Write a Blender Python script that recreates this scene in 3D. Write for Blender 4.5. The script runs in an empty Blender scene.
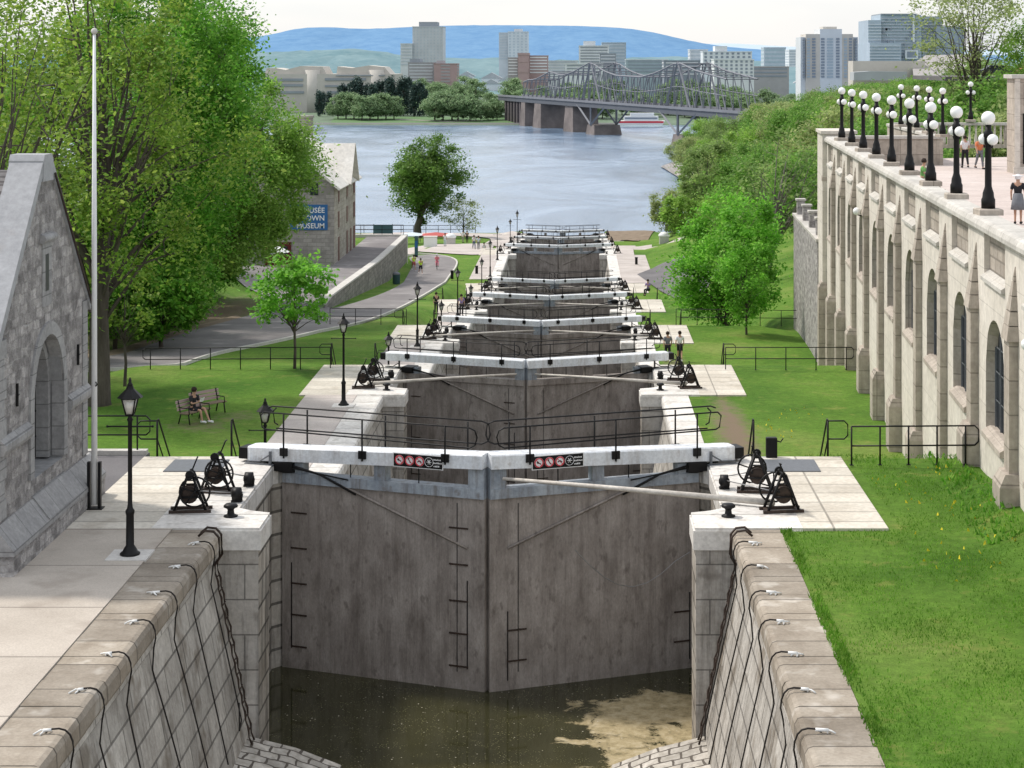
import bpy, bmesh, math, random
import numpy as np
from mathutils import Vector, Matrix
random.seed(7); RNG = np.random.default_rng(7)
R = math.radians; PI = math.pi
scene = bpy.context.scene
col = scene.collection
F = 1865.0; CX = 577.0; CY = 62.0; H = 10.9

def at(px, py, Y):                       # a point of the place at distance Y, read off the photograph
    return ((px-CX)*Y/F, Y, H-(py-CY)*Y/F)

# ------------------------------------------------------------------ materials
def new_mat(name):
    m = bpy.data.materials.new(name); m.use_nodes = True
    nt = m.node_tree; nt.nodes.clear()
    out = nt.nodes.new('ShaderNodeOutputMaterial'); b = nt.nodes.new('ShaderNodeBsdfPrincipled')
    nt.links.new(b.outputs[0], out.inputs[0])
    return m, nt, b, out
def mixc(nt, fac, a, b, mode='MIX'):
    n = nt.nodes.new('ShaderNodeMix'); n.data_type = 'RGBA'; n.blend_type = mode
    for s, v in ((n.inputs[0], fac), (n.inputs[6], a), (n.inputs[7], b)):
        if hasattr(v, 'default_value') or isinstance(v, bpy.types.NodeSocket): nt.links.new(v, s)
        elif isinstance(v, (int, float)): s.default_value = v
        else: s.default_value = (*v, 1)
    return n.outputs[2]
def pos(nt, scale=(1, 1, 1), swiz=None, rot=None):
    g = nt.nodes.new('ShaderNodeNewGeometry'); o = g.outputs['Position']
    if rot:
        mp = nt.nodes.new('ShaderNodeMapping'); mp.inputs['Rotation'].default_value = rot; nt.links.new(o, mp.inputs[0]); o = mp.outputs[0]
    if swiz:
        s = nt.nodes.new('ShaderNodeSeparateXYZ'); nt.links.new(o, s.inputs[0])
        c = nt.nodes.new('ShaderNodeCombineXYZ')
        for i, k in enumerate(swiz): nt.links.new(s.outputs['xyz'.index(k)], c.inputs[i])
        o = c.outputs[0]
    m = nt.nodes.new('ShaderNodeVectorMath'); m.operation = 'MULTIPLY'; m.inputs[1].default_value = scale
    nt.links.new(o, m.inputs[0]); return m.outputs[0]
def noise(nt, vec, scale, detail=4, rough=.6, dist=0):
    n = nt.nodes.new('ShaderNodeTexNoise'); n.inputs['Scale'].default_value = scale
    n.inputs['Detail'].default_value = detail; n.inputs['Roughness'].default_value = rough; n.inputs['Distortion'].default_value = dist
    nt.links.new(vec, n.inputs['Vector']); return n.outputs['Fac']
def ramp(nt, fac, stops):
    r = nt.nodes.new('ShaderNodeValToRGB'); e = r.color_ramp.elements
    while len(e) < len(stops): e.new(.5)
    for i, (p, c) in enumerate(stops):
        e[i].position = p; e[i].color = (*c, 1) if not isinstance(c, (int, float)) else (c, c, c, 1)
    nt.links.new(fac, r.inputs[0]); return r.outputs[0]
def bump(nt, b, h, strength=.3, dist=.02, prev=None):
    n = nt.nodes.new('ShaderNodeBump'); n.inputs['Strength'].default_value = strength; n.inputs['Distance'].default_value = dist
    nt.links.new(h, n.inputs['Height'])
    if prev is not None: nt.links.new(prev, n.inputs['Normal'])
    nt.links.new(n.outputs[0], b.inputs['Normal']); return n.outputs[0]
def bricktex(nt, vec, w, h, mortar=.02, c1=.8, c2=1.0, cm=.4, offset=.5, smooth=.1):
    n = nt.nodes.new('ShaderNodeTexBrick'); n.offset = offset
    n.inputs['Scale'].default_value = 1; n.inputs['Brick Width'].default_value = w; n.inputs['Row Height'].default_value = h
    n.inputs['Mortar Size'].default_value = mortar; n.inputs['Mortar Smooth'].default_value = smooth
    for k, c in (('Color1', c1), ('Color2', c2), ('Mortar', cm)): n.inputs[k].default_value = (c, c, c, 1)
    nt.links.new(vec, n.inputs['Vector']); return n.outputs['Color'], n.outputs['Fac']

def surf(name, a, b_, nscale=1.0, rough=.85, fine=12.0, bmp=.25, bdist=.02, streak=0.0, streakcol=(.05, .045, .04),
         brick=None, bswiz='yzx', metallic=0, coords=(1, 1, 1), spot=None, spec=.3, brot=None, wob=0):
    m, nt, b, out = new_mat(name)
    v = pos(nt, coords)
    n1 = noise(nt, v, nscale, 5, .65)
    c = ramp(nt, n1, [(.3, a), (.7, b_)])
    n2 = noise(nt, v, fine, 5, .7)
    c = mixc(nt, .45, c, ramp(nt, n2, [(.3, .55), (.7, 1.25)]), 'MULTIPLY')
    prev = None
    if streak:
        vs = pos(nt, (2.2, 2.2, .22)); s = noise(nt, vs, 1.6, 6, .75)
        c = mixc(nt, ramp(nt, s, [(.47, 0.0), (.7, streak)]), c, streakcol)
    if spot:
        sp = noise(nt, v, spot[0], 3, .6); c = mixc(nt, ramp(nt, sp, [(spot[1], 0.0), (spot[1]+.12, spot[3])]), c, spot[2])
    if brick:
        bv = pos(nt, (1, 1, 1), bswiz, brot)
        if wob:
            nn = nt.nodes.new('ShaderNodeTexNoise'); nn.inputs['Scale'].default_value = 2.5; nt.links.new(bv, nn.inputs['Vector'])
            sub = nt.nodes.new('ShaderNodeVectorMath'); sub.operation = 'MULTIPLY_ADD'; sub.inputs[1].default_value = (wob, wob, wob)
            nt.links.new(nn.outputs['Color'], sub.inputs[0]); nt.links.new(bv, sub.inputs[2]); bv = sub.outputs[0]
        w, h, mo, c1, c2, cm, off = brick
        bc, bf = bricktex(nt, bv, w, h, mo, c1, c2, cm, off)
        c = mixc(nt, 1.0, c, bc, 'MULTIPLY')
        inv = nt.nodes.new('ShaderNodeMath'); inv.operation = 'SUBTRACT'; inv.inputs[0].default_value = 1; nt.links.new(bf, inv.inputs[1])
        prev = bump(nt, b, inv.outputs[0], .5, .03)
    nt.links.new(c, b.inputs['Base Color'])
    b.inputs['Roughness'].default_value = rough; b.inputs['Metallic'].default_value = metallic
    b.inputs['Specular IOR Level'].default_value = spec
    if bmp: bump(nt, b, n2, bmp, bdist, prev)
    return m
def plain(name, c, rough=.6, metallic=0, var=.25, scale=6, spec=.4, em=None):
    m, nt, b, out = new_mat(name)
    v = pos(nt); n = noise(nt, v, scale, 4, .7)
    cc = mixc(nt, 1.0, c, ramp(nt, n, [(.25, 1-var), (.75, 1+var*.6)]), 'MULTIPLY')
    nt.links.new(cc, b.inputs['Base Color']); b.inputs['Roughness'].default_value = rough; b.inputs['Metallic'].default_value = metallic
    b.inputs['Specular IOR Level'].default_value = spec
    return m
def leafmat(name, a, b_, c_, trans=.35):
    m, nt, b, out = new_mat(name)
    g = nt.nodes.new('ShaderNodeNewGeometry')
    v = pos(nt); n = noise(nt, v, .55, 3, .6)
    c1 = ramp(nt, g.outputs['Random Per Island'], [(0, a), (.6, b_), (1, c_)])
    c = mixc(nt, 1.0, c1, ramp(nt, n, [(.3, .6), (.7, 1.3)]), 'MULTIPLY')
    nt.links.new(c, b.inputs['Base Color']); b.inputs['Roughness'].default_value = .55; b.inputs['Specular IOR Level'].default_value = .25
    t = nt.nodes.new('ShaderNodeBsdfTranslucent'); nt.links.new(c, t.inputs[0])
    mx = nt.nodes.new('ShaderNodeMixShader'); mx.inputs[0].default_value = trans
    nt.links.new(b.outputs[0], mx.inputs[1]); nt.links.new(t.outputs[0], mx.inputs[2]); nt.links.new(mx.outputs[0], out.inputs[0])
    return m

M = {}
M['concrete'] = surf('pavement_concrete', (.42, .37, .315), (.54, .485, .42), .5, .9, 30, .2, .01, spot=(.7, .56, (.33, .285, .24), .6), brick=(60, 3.1, .025, .96, 1, .5, 0), bswiz='xyz')
M['slab'] = surf('pale_slab', (.54, .49, .41), (.70, .66, .58), .6, .85, 9, .2, .01, streak=0, brick=(3.0, .98, .028, .84, 1.03, .5, .0), bswiz='xyz', spot=(1.1, .56, (.40, .35, .28), .5))
M['coping_white'] = surf('pale_coping', (.60, .57, .53), (.78, .76, .72), .9, .8, 8, .25, .02, brick=(1.4, 30, .03, .88, 1.02, .5, 0), bswiz='yxz', spot=(2.2, .56, (.36, .33, .29), .6))
M['coping_brown'] = surf('weathered_coping', (.23, .19, .145), (.43, .38, .315), .7, .85, 14, .35, .02, brick=(1.35, 30, .022, .75, 1.1, .35, 0), bswiz='yxz', spot=(1.1, .57, (.62, .58, .52), .55))
M['ashlar'] = surf('canal_ashlar', (.36, .335, .30), (.60, .57, .52), .8, .9, 9, .45, .04, streak=.6, streakcol=(.12, .10, .08), spot=(.9, .55, (.17, .14, .105), .75), brick=(1.7, .62, .028, .82, 1.08, .42, .5), bswiz='yzx')
M['ashlar_front'] = surf('canal_ashlar_front', (.24, .22, .19), (.44, .41, .36), 1.0, .9, 9, .45, .04, streak=.9, brick=(1.3, .52, .035, .80, 1.08, .34, .5), bswiz='xzy')
M['pier'] = surf('gate_pier_stone', (.36, .33, .29), (.58, .55, .51), .8, .85, 8, .35, .03, streak=.6, spot=(1.2, .60, (.16, .14, .12), .75), brick=(3.1, .82, .018, .88, 1.05, .45, .5), bswiz='xzy')
M['pier_side'] = surf('gate_pier_stone_side', (.33, .29, .24), (.60, .56, .50), .8, .85, 8, .35, .03, streak=.9, brick=(1.1, .62, .04, .7, 1.08, .3, .5), bswiz='yzx')
M['timber'] = surf('wet_gate_timber', (.21, .182, .162), (.42, .378, .345), .8, .75, 13, .45, .02, streak=.55, streakcol=(.085, .066, .055), coords=(1.8, 1.8, .9), spot=(2.6, .58, (.12, .10, .088), .6), spec=.3, brick=(.3, 60, .004, .97, 1.03, .85, 0), bswiz='xzy')
M['signred'] = plain('sign_red', (.62, .05, .07), .5, 0, .05)
M['panel'] = surf('infill_panel', (.26, .26, .265), (.36, .36, .36), 1.2, .8, 6, .2, .01, streak=.4, streakcol=(.15, .14, .13))
M['greypaint'] = surf('grey_gate_paint', (.24, .28, .33), (.42, .46, .50), 1.4, .6, 10, .15, .01, streak=.8, streakcol=(.13, .11, .10), spot=(3.0, .6, (.16, .13, .11), .6))
M['whitepaint'] = surf('white_beam_paint', (.68, .72, .77), (.84, .86, .88), 1.0, .5, 12, .1, .01, streak=.45, streakcol=(.36, .32, .28), spot=(3.5, .64, (.34, .30, .27), .6))
M['pole'] = surf('weathered_pole', (.46, .42, .37), (.68, .64, .58), 1.2, .7, 10, .2, .01)
M['iron'] = plain('black_iron', (.008, .0075, .008), .5, 0, .4, 9, .25)
M['rust'] = plain('rusty_iron', (.045, .028, .020), .65, 0, .7, 9, .4)
M['steelplate'] = plain('grey_steel_plate', (.13, .14, .155), .55, 0, .25, 12)
M['rope'] = plain('dark_rope', (.02, .017, .015), .9)
M['whitetie'] = plain('white_rope', (.8, .8, .78), .8, 0, .1)
M['wire'] = plain('steel_wire', (.32, .32, .32), .4, .4)
M['glassl'] = plain('lantern_glass', (.62, .60, .55), .12, 0, .15, 20, .8)
M['globe'] = plain('white_globe_glass', (.90, .90, .88), .18, 0, .02, 4, .5)
M['rubble'] = surf('grey_rubble_stone', (.25, .235, .23), (.58, .55, .535), 3.2, .95, 7, 1.0, .14, brick=(.46, .235, .020, .62, 1.25, .85, .5), bswiz='yzx', wob=.22)
M['rubblef'] = surf('grey_rubble_stone_front', (.25, .235, .23), (.58, .55, .535), 3.2, .95, 7, 1.0, .14, brick=(.46, .235, .020, .62, 1.25, .85, .5), bswiz='xzy', wob=.22)
M['cutstone'] = surf('grey_cut_stone', (.27, .265, .265), (.37, .365, .36), 1.0, .85, 8, .2, .02, brick=(1.1, .55, .014, .92, 1.05, .6, .5), bswiz='yzx')
M['lead'] = surf('grey_roof_coping', (.31, .315, .33), (.38, .385, .40), .6, .6, 6, .06, .01, spot=(1.2, .62, (.25, .22, .2), .35))
M['shingle'] = surf('grey_shingles', (.20, .19, .19), (.32, .30, .30), 1.5, .9, 9, .3, .02, brick=(.35, .22, .02, .75, 1.1, .5, .5), bswiz='yzx')
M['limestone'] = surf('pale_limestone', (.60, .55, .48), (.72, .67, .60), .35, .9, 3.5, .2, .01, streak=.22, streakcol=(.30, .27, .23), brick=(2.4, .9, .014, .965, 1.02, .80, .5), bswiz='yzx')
M['limestone_d'] = surf('shade_toned_limestone', (.37, .32, .27), (.50, .445, .38), .5, .9, 4, .25, .01, streak=.45, streakcol=(.2, .175, .15), brick=(3, .82, .018, .92, 1.04, .6, .0), bswiz='xzy')  # darker copy of the limestone, with the buttress shade put into its colour
M['carved'] = surf('carved_panel_stone', (.36, .31, .26), (.48, .43, .37), 2.0, .9, 9, .4, .03, brick=(.75, .36, .03, .85, 1.05, .6, .5), bswiz='yzx')
M['coping_l'] = surf('terrace_coping_stone', (.44, .42, .38), (.60, .575, .53), .8, .85, 8, .25, .02, brick=(2.0, 40, .02, .9, 1.04, .6, 0), bswiz='yxz')
M['terrace'] = surf('pink_terrace_paving', (.50, .42, .38), (.62, .54, .50), .3, .8, 10, .1, .01, brick=(40, 3.2, .10, .96, 1.02, .84, 0), bswiz='xyz')
M['glass'] = plain('dark_window_glass', (.025, .03, .038), .35, 0, .3, 1, .25)
M['glassblue'] = plain('blue_window_glass', (.16, .22, .28), .12, 0, .4, .2, .9)
M['asphalt'] = surf('worn_asphalt', (.16, .148, .148), (.26, .245, .242), .22, .95, 25, .25, .01, spot=(.35, .56, (.35, .33, .32), .7))
M['asphaltd'] = surf('dark_asphalt', (.12, .115, .12), (.18, .172, .175), .3, .95, 25, .25, .01)
M['kerb'] = surf('pale_kerb', (.48, .46, .43), (.62, .60, .56), 1, .9, 10, .2, .01)
M['walk'] = surf('lock_walkway', (.42, .37, .34), (.56, .51, .475), .4, .9, 14, .2, .01, brick=(40, 2.4, .05, .93, 1.03, .7, 0), bswiz='xyz')
M['dirt'] = surf('bare_dirt', (.16, .12, .08), (.28, .22, .16), 1.2, .95, 12, .3, .02)
M['mstone'] = surf('museum_stone', (.29, .265, .25), (.42, .39, .37), .6, .9, 3, .4, .03, brick=(.9, .4, .03, .8, 1.1, .8, .5), bswiz='xzy')
M['mstone_s'] = surf('museum_stone_side', (.36, .32, .27), (.50, .46, .40), .6, .9, 3, .4, .03, brick=(.9, .4, .03, .8, 1.1, .8, .5), bswiz='yzx')
M['mwall'] = surf('forecourt_wall_stone', (.20, .185, .17), (.34, .315, .29), 1.0, .9, 4, .5, .04, brick=(.9, .4, .03, .7, 1.15, .7, .5), bswiz='yzx', wob=.1)
M['mroof'] = surf('pale_metal_roof', (.62, .58, .52), (.80, .77, .72), .4, .6, 3, .1, .01)
M['reddoor'] = plain('dark_red_paint', (.12, .012, .016), .5)
M['mshutter'] = plain('brown_shutter', (.20, .11, .09), .6)
M['bannerblue'] = plain('blue_banner', (.03, .13, .33), .5, 0, .1)
M['white'] = plain('white_paint', (.8, .8, .8), .5, 0, .06)
M['bark'] = surf('tree_bark', (.055, .045, .037), (.13, .11, .092), 2.0, .95, 12, .6, .03, coords=(1, 1, .25))
M['barkl'] = surf('pale_tree_bark', (.12, .105, .09), (.22, .20, .175), 2.0, .95, 12, .6, .03, coords=(1, 1, .25))
M['leaf_olive'] = leafmat('olive_spring_leaves', (.13, .24, .03), (.21, .35, .045), (.36, .46, .09), .5)
M['leaf_green'] = leafmat('green_maple_leaves', (.08, .25, .02), (.15, .38, .038), (.28, .50, .08), .5)
M['leaf_yel'] = leafmat('yellow_green_leaves', (.18, .35, .05), (.27, .46, .08), (.38, .56, .13), .5)
M['leaf_lime'] = leafmat('lime_green_leaves', (.12, .36, .025), (.20, .50, .05), (.32, .62, .10), .5)
M['leaf_dark'] = leafmat('dark_green_leaves', (.09, .19, .035), (.15, .28, .055), (.24, .37, .09), .5)
M['leaf_pale'] = leafmat('pale_spring_leaves', (.26, .34, .12), (.36, .44, .17), (.46, .52, .22), .5)
M['leaf_wood'] = leafmat('woodland_leaves', (.11, .26, .04), (.18, .36, .065), (.29, .45, .11), .5)
M['leaf_wood2'] = leafmat('woodland_leaves_dull', (.16, .27, .07), (.23, .35, .10), (.33, .43, .15), .5)
M['leaf_far'] = leafmat('far_bank_leaves', (.20, .31, .16), (.26, .38, .19), (.33, .44, .23))  # leaf colour paled and blued to stand for distance haze
M['leaf_conif'] = leafmat('far_conifer_needles', (.055, .095, .09), (.07, .12, .10), (.09, .14, .11), .15)
M['blade'] = leafmat('grass_blades', (.085, .22, .018), (.13, .30, .028), (.20, .35, .05), .4)
M['dandelion'] = plain('yellow_dandelion', (.75, .62, .03), .7, 0, .1)
for k, c in dict(skin=(.50, .30, .21), hair=(.03, .018, .012), blackcloth=(.018, .018, .022), whitecloth=(.78, .78, .80), greycloth=(.17, .18, .20),
                 redcloth=(.45, .10, .09), limecloth=(.55, .85, .03), pinkcloth=(.75, .22, .30), bluecloth=(.12, .2, .4), purplecloth=(.30, .22, .42),
                 khaki=(.45, .40, .32), greencloth=(.18, .42, .12), orangecloth=(.70, .22, .10), denim=(.10, .14, .22), palecloth=(.55, .62, .66)).items():
    M[k] = plain(k, c, .85, 0, .2, 8)
def fc(name, c, var=.12, rough=.8): M[name] = plain(name, c, rough, 0, var, .15)

# grass with bare patches read from the terrain's own attribute
def grassmat():
    m, nt, b, out = new_mat('lawn_grass')
    v = pos(nt)
    c = ramp(nt, noise(nt, v, .16, 4, .6), [(.3, (.062, .145, .018)), (.52, (.112, .212, .030)), (.72, (.185, .25, .06))])
    c = mixc(nt, .6, c, ramp(nt, noise(nt, v, 3.5, 6, .8), [(.3, .45), (.7, 1.45)]), 'MULTIPLY')
    c = mixc(nt, .5, c, ramp(nt, noise(nt, v, 24, 3, .8), [(.3, .5), (.7, 1.4)]), 'MULTIPLY')
    yel = ramp(nt, noise(nt, v, .9, 5, .7), [(.56, 0.0), (.70, .6)])
    c = mixc(nt, yel, c, (.24, .25, .07))
    at_ = nt.nodes.new('ShaderNodeAttribute'); at_.attribute_name = 'bare'
    ad = nt.nodes.new('ShaderNodeMath'); ad.operation = 'MULTIPLY_ADD'; ad.inputs[1].default_value = .8
    nt.links.new(noise(nt, v, 1.7, 6, .8), ad.inputs[0]); ad.inputs[2].default_value = -.4
    s = nt.nodes.new('ShaderNodeMath'); s.operation = 'ADD'; nt.links.new(at_.outputs['Fac'], s.inputs[0]); nt.links.new(ad.outputs[0], s.inputs[1])
    c = mixc(nt, ramp(nt, s.outputs[0], [(.35, 0.0), (.65, 1.0)]), c, (.20, .155, .11))
    nt.links.new(c, b.inputs['Base Color']); b.inputs['Roughness'].default_value = .9; b.inputs['Specular IOR Level'].default_value = .1
    bump(nt, b, noise(nt, v, 16, 5, .8), .7, .06)
    return m
M['grass'] = grassmat()

# ------------------------------------------------------------------ mesh builder
class MB:
    def __init__(s): s.v = []; s.f = []; s.sm = []; s.m = None
    def add(s, vs, fs, smooth=False):
        n = len(s.v)
        if s.m is not None: vs = [tuple(s.m @ Vector(p)) for p in vs]
        s.v += [tuple(p) for p in vs]; s.f += [tuple(n+i for i in f) for f in fs]; s.sm += [smooth]*len(fs)
        return s
    def box(s, x0, x1, y0, y1, z0, z1):
        v = [(x0, y0, z0), (x1, y0, z0), (x1, y1, z0), (x0, y1, z0), (x0, y0, z1), (x1, y0, z1), (x1, y1, z1), (x0, y1, z1)]
        return s.add(v, [(0, 3, 2, 1), (4, 5, 6, 7), (0, 1, 5, 4), (1, 2, 6, 5), (2, 3, 7, 6), (3, 0, 4, 7)])
    def bbox(s, x0, x1, y0, y1, z0, z1, b=.02):      # chamfered top edges
        v = [(x0, y0, z0), (x1, y0, z0), (x1, y1, z0), (x0, y1, z0), (x0, y0, z1-b), (x1, y0, z1-b), (x1, y1, z1-b), (x0, y1, z1-b),
             (x0+b, y0+b, z1), (x1-b, y0+b, z1), (x1-b, y1-b, z1), (x0+b, y1-b, z1)]
        return s.add(v, [(0, 3, 2, 1), (8, 9, 10, 11), (0, 1, 5, 4), (1, 2, 6, 5), (2, 3, 7, 6), (3, 0, 4, 7), (4, 5, 9, 8), (5, 6, 10, 9), (6, 7, 11, 10), (7, 4, 8, 11)])
    def prism(s, poly, axis, a, b):                  # poly 2D in the other two axes, extruded along axis
        n = len(poly)
        def mk(p, t):
            return {'x': (t, p[0], p[1]), 'y': (p[0], t, p[1]), 'z': (p[0], p[1], t)}[axis]
        v = [mk(p, a) for p in poly]+[mk(p, b) for p in poly]
        f = [tuple(range(n)), tuple(range(2*n-1, n-1, -1))]+[(i, (i+1) % n, n+(i+1) % n, n+i) for i in range(n)]
        return s.add(v, f)
    def tube(s, pts, r, n=6, cap=True, smooth=True):
        P = [Vector(p) for p in pts]
        rs = r if isinstance(r, (list, tuple)) else [r]*len(P)
        vs = []; ref = None
        for i, p in enumerate(P):
            d = (P[min(i+1, len(P)-1)]-P[max(i-1, 0)])
            if d.length < 1e-6: d = Vector((0, 0, 1))
            d.normalize()
            if ref is None: ref = Vector((0, 0, 1)) if abs(d.z) < .9 else Vector((1, 0, 0))
            u = d.cross(ref)
            if u.length < 1e-3: u = d.cross(Vector((0, 1, .1)))
            u.normalize(); w = d.cross(u); ref = w.cross(d) if False else ref
            for k in range(n):
                a = 2*PI*k/n; vs.append(p+(u*math.cos(a)+w*math.sin(a))*rs[i])
        fs = []
        for i in range(len(P)-1):
            for k in range(n): fs.append((i*n+k, i*n+(k+1) % n, (i+1)*n+(k+1) % n, (i+1)*n+k))
        s.add(vs, fs, smooth)
        if cap:
            b = len(s.v)-len(vs); s.f += [tuple(b+k for k in range(n))[::-1], tuple(b+(len(P)-1)*n+k for k in range(n))]; s.sm += [False]*2
        return s
    def lathe(s, prof, c=(0, 0, 0), n=10, smooth=True):    # prof [(r,z)]
        vs = []
        for r, z in prof:
            for k in range(n):
                a = 2*PI*k/n+PI/n; vs.append((c[0]+r*math.cos(a), c[1]+r*math.sin(a), c[2]+z))
        fs = []
        for i in range(len(prof)-1):
            for k in range(n): fs.append((i*n+k, i*n+(k+1) % n, (i+1)*n+(k+1) % n, (i+1)*n+k))
        fs.append(tuple(range(n))[::-1]); m = len(prof)-1; fs.append(tuple(m*n+k for k in range(n)))
        return s.add(vs, fs, smooth)
    def ball(s, c, r, n=12, sz=1.0):
        k = n//2; prof = [(max(r*math.sin(PI*i/k), .001), -r*sz*math.cos(PI*i/k)) for i in range(k+1)]
        return s.lathe(prof, c, n)
    def disc(s, c, r, axis='y', t=.02, n=16):
        pts = [(r*math.cos(2*PI*k/n), r*math.sin(2*PI*k/n)) for k in range(n)]
        o = {'x': (c[1], c[2]), 'y': (c[0], c[2]), 'z': (c[0], c[1])}[axis]; t0 = {'x': c[0], 'y': c[1], 'z': c[2]}[axis]
        return s.prism([(p[0]+o[0], p[1]+o[1]) for p in pts], axis, t0-t/2, t0+t/2)
    def ring(s, c, r, rr, axis='y', n=18):
        pts = []
        for k in range(n+1):
            a = 2*PI*k/n; p = (r*math.cos(a), r*math.sin(a))
            pts.append({'x': (c[0], c[1]+p[0], c[2]+p[1]), 'y': (c[0]+p[0], c[1], c[2]+p[1]), 'z': (c[0]+p[0], c[1]+p[1], c[2])}[axis])
        return s.tube(pts, rr, 5, False)
    def build(s, name, mat, parent=None, off=None):
        me = bpy.data.meshes.new(name)
        vs = s.v
        if off is not None: vs = [(x-off[0], y-off[1], z-off[2]) for x, y, z in vs]
        me.from_pydata(vs, [], s.f); me.materials.append(mat if not isinstance(mat, str) else M[mat])
        if any(s.sm): me.polygons.foreach_set('use_smooth', s.sm)
        me.update()
        o = bpy.data.objects.new(name, me); col.objects.link(o)
        if parent is not None: o.parent = parent
        return o
def npmesh(name, V, Fq, mat, parent=None, n=4):
    me = bpy.data.meshes.new(name); nf = len(Fq)
    me.vertices.add(len(V)); me.vertices.foreach_set('co', np.asarray(V, np.float32).ravel())
    me.loops.add(nf*n); me.loops.foreach_set('vertex_index', np.asarray(Fq, np.int32).ravel())
    me.polygons.add(nf); me.polygons.foreach_set('loop_start', np.arange(0, nf*n, n, dtype=np.int32)); me.polygons.foreach_set('loop_total', np.full(nf, n, np.int32))
    me.materials.append(M[mat]); me.update(calc_edges=True)
    o = bpy.data.objects.new(name, me); col.objects.link(o)
    if parent is not None: o.parent = parent
    return o
def tag(o, label=None, cat=None, group=None, kind=None):
    if label: o['label'] = label
    if cat: o['category'] = cat
    if group: o['group'] = group
    if kind: o['kind'] = kind
    return o
def thing(name, label, cat, loc=(0, 0, 0), rz=0, group=None):
    o = bpy.data.objects.new(name, None); o.empty_display_size = .2; col.objects.link(o)
    o.location = loc; o.rotation_euler = (0, 0, rz); return tag(o, label, cat, group)
def copy_tree(o, parent=None):
    c = o.copy(); col.objects.link(c); c.parent = parent
    for ch in list(o.children): copy_tree(ch, c)
    return c
def struct(name, mb, mat, kind='structure'):
    o = mb.build(name, mat); o['kind'] = kind; return o
def text_mesh(name, s, size, mat, parent, loc, rot=(PI/2, 0, 0), ext=.01, align='CENTER', sx=1):
    cu = bpy.data.curves.new('tmp', 'FONT'); cu.body = s; cu.size = size; cu.extrude = ext; cu.align_x = align; cu.resolution_u = 3; cu.offset = size*.012
    to = bpy.data.objects.new('tmp', cu); col.objects.link(to)
    dg = bpy.context.evaluated_depsgraph_get(); me = bpy.data.meshes.new_from_object(to.evaluated_get(dg))
    bpy.data.objects.remove(to); me.name = name; me.materials.clear(); me.materials.append(M[mat])
    o = bpy.data.objects.new(name, me); col.objects.link(o); o.parent = parent; o.location = loc; o.rotation_euler = rot; o.scale = (sx, 1, 1)
    return o

# ------------------------------------------------------------------ levels of the lock flight
XC = -2.33
G = [50.5, 87.0, 123.0, 159.5, 196.0, 233.0, 271.0, 307.0]
L = [0, -3.4, -6.6, -9.55, -12.5, -12.5, -15.1, -17.4]
RIVER = -19.3
def lerp_tab(t, y):
    if y <= t[0][0]: return t[0][1]
    for (a, za), (b, zb) in zip(t, t[1:]):
        if y <= b: return za+(zb-za)*(y-a)/(b-a)
    return t[-1][1]
STEP = [(0, 0)]
for i in range(7): STEP += [(G[i]+1.3, L[i]), (G[i]+5, L[i+1])]
STEP += [(312, L[7]), (326, -19.0), (335, -21)]
SMO = [(40, 0), (52, -.3), (60, -3.2), (86, -3.5), (105, -6.2), (123, -6.9), (160, -9.6), (196, -12.3), (234, -12.7), (262, -14.6), (300, -17.2), (324, -18.7), (335, -21.5)]
TER = [(140, -8.1), (187, -9.45), (217, -9.45), (221, -12.6), (262, -14.6), (300, -17.2), (324, -18.7), (335, -21.5)]
WALLX = -19.9
def sst(a, b, x):
    t = min(max((x-a)/(b-a), 0), 1); return t*t*(3-2*t)
def h(x, y):
    s = lerp_tab(STEP, y); g = lerp_tab(SMO, y)
    if x < XC:
        xb = -22.5+(min(max((y-90)/20, 0), 1))*9.5
        w = sst(xb, xb+2, x); z = s*w+g*(1-w)
        if y > 140 and x < WALLX: z = lerp_tab(TER, y)
        if x < -28.5:
            k = sst(60, 75, y)*(1-sst(165, 185, y)); z += k*min((-28.5-x)*.42, 14)
        if y < 58: z = s if x > -40 else s
    else:
        w = sst(11.5, 15, x)*sst(100, 120, y); z = s*(1-w)+g*w+.42*sst(9.2, 10.5, x)*(1-sst(45.5, 50, y))
        k = sst(125, 150, y); z += k*min(max(x-8.5, 0), 60)*.27*(1-sst(290, 330, y))*(1-.65*sst(230, 280, y))
    return z
# ------------------------------------------------------------------ terrain
def bare(x, y):
    v = 0
    for cx, cy, rx, ry, k in ((-14.9, 73.6, 2.2, 2.6, .5), (-13.6, 75.6, 2.0, 2.0, .5), (-19.8, 78, 2.2, 2.5, .35), (6.1, 72, 1.0, 11, .75), (5.7, 103, 1.1, 13, .7), (-27, 140, 4.5, 20, .7), (-31, 118, 6, 14, .55), (-12.6, 86.4, 1.3, .8, .45), (9.5, 138, 4, 5, .2)):
        d = ((x-cx)/rx)**2+((y-cy)/ry)**2
        if d < 4: v = max(v, k*math.exp(-d*.9))
    return v
def grid(name, xs, ys, mat):
    vs = []; at_ = []
    for y in ys:
        for x in xs: vs.append((x, y, h(x, y)-.04)); at_.append(bare(x, y))
    nx = len(xs); fs = [(j*nx+i, j*nx+i+1, (j+1)*nx+i+1, (j+1)*nx+i) for j in range(len(ys)-1) for i in range(nx-1)]
    me = bpy.data.meshes.new(name); me.from_pydata(vs, [], fs); me.materials.append(M[mat])
    a = me.attributes.new('bare', 'FLOAT', 'POINT'); a.data.foreach_set('value', at_)
    me.polygons.foreach_set('use_smooth', [True]*len(fs))
    o = bpy.data.objects.new(name, me); col.objects.link(o); o['kind'] = 'structure'; return o
def frange(a, b, s):
    n = max(1, round((b-a)/s)); return [a+(b-a)*i/n for i in range(n+1)]
YS = frange(4, 44, 4)+frange(44, 130, .75)[1:]+frange(130, 245, 1.5)[1:]+frange(245, 340, 2.5)[1:]
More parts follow.
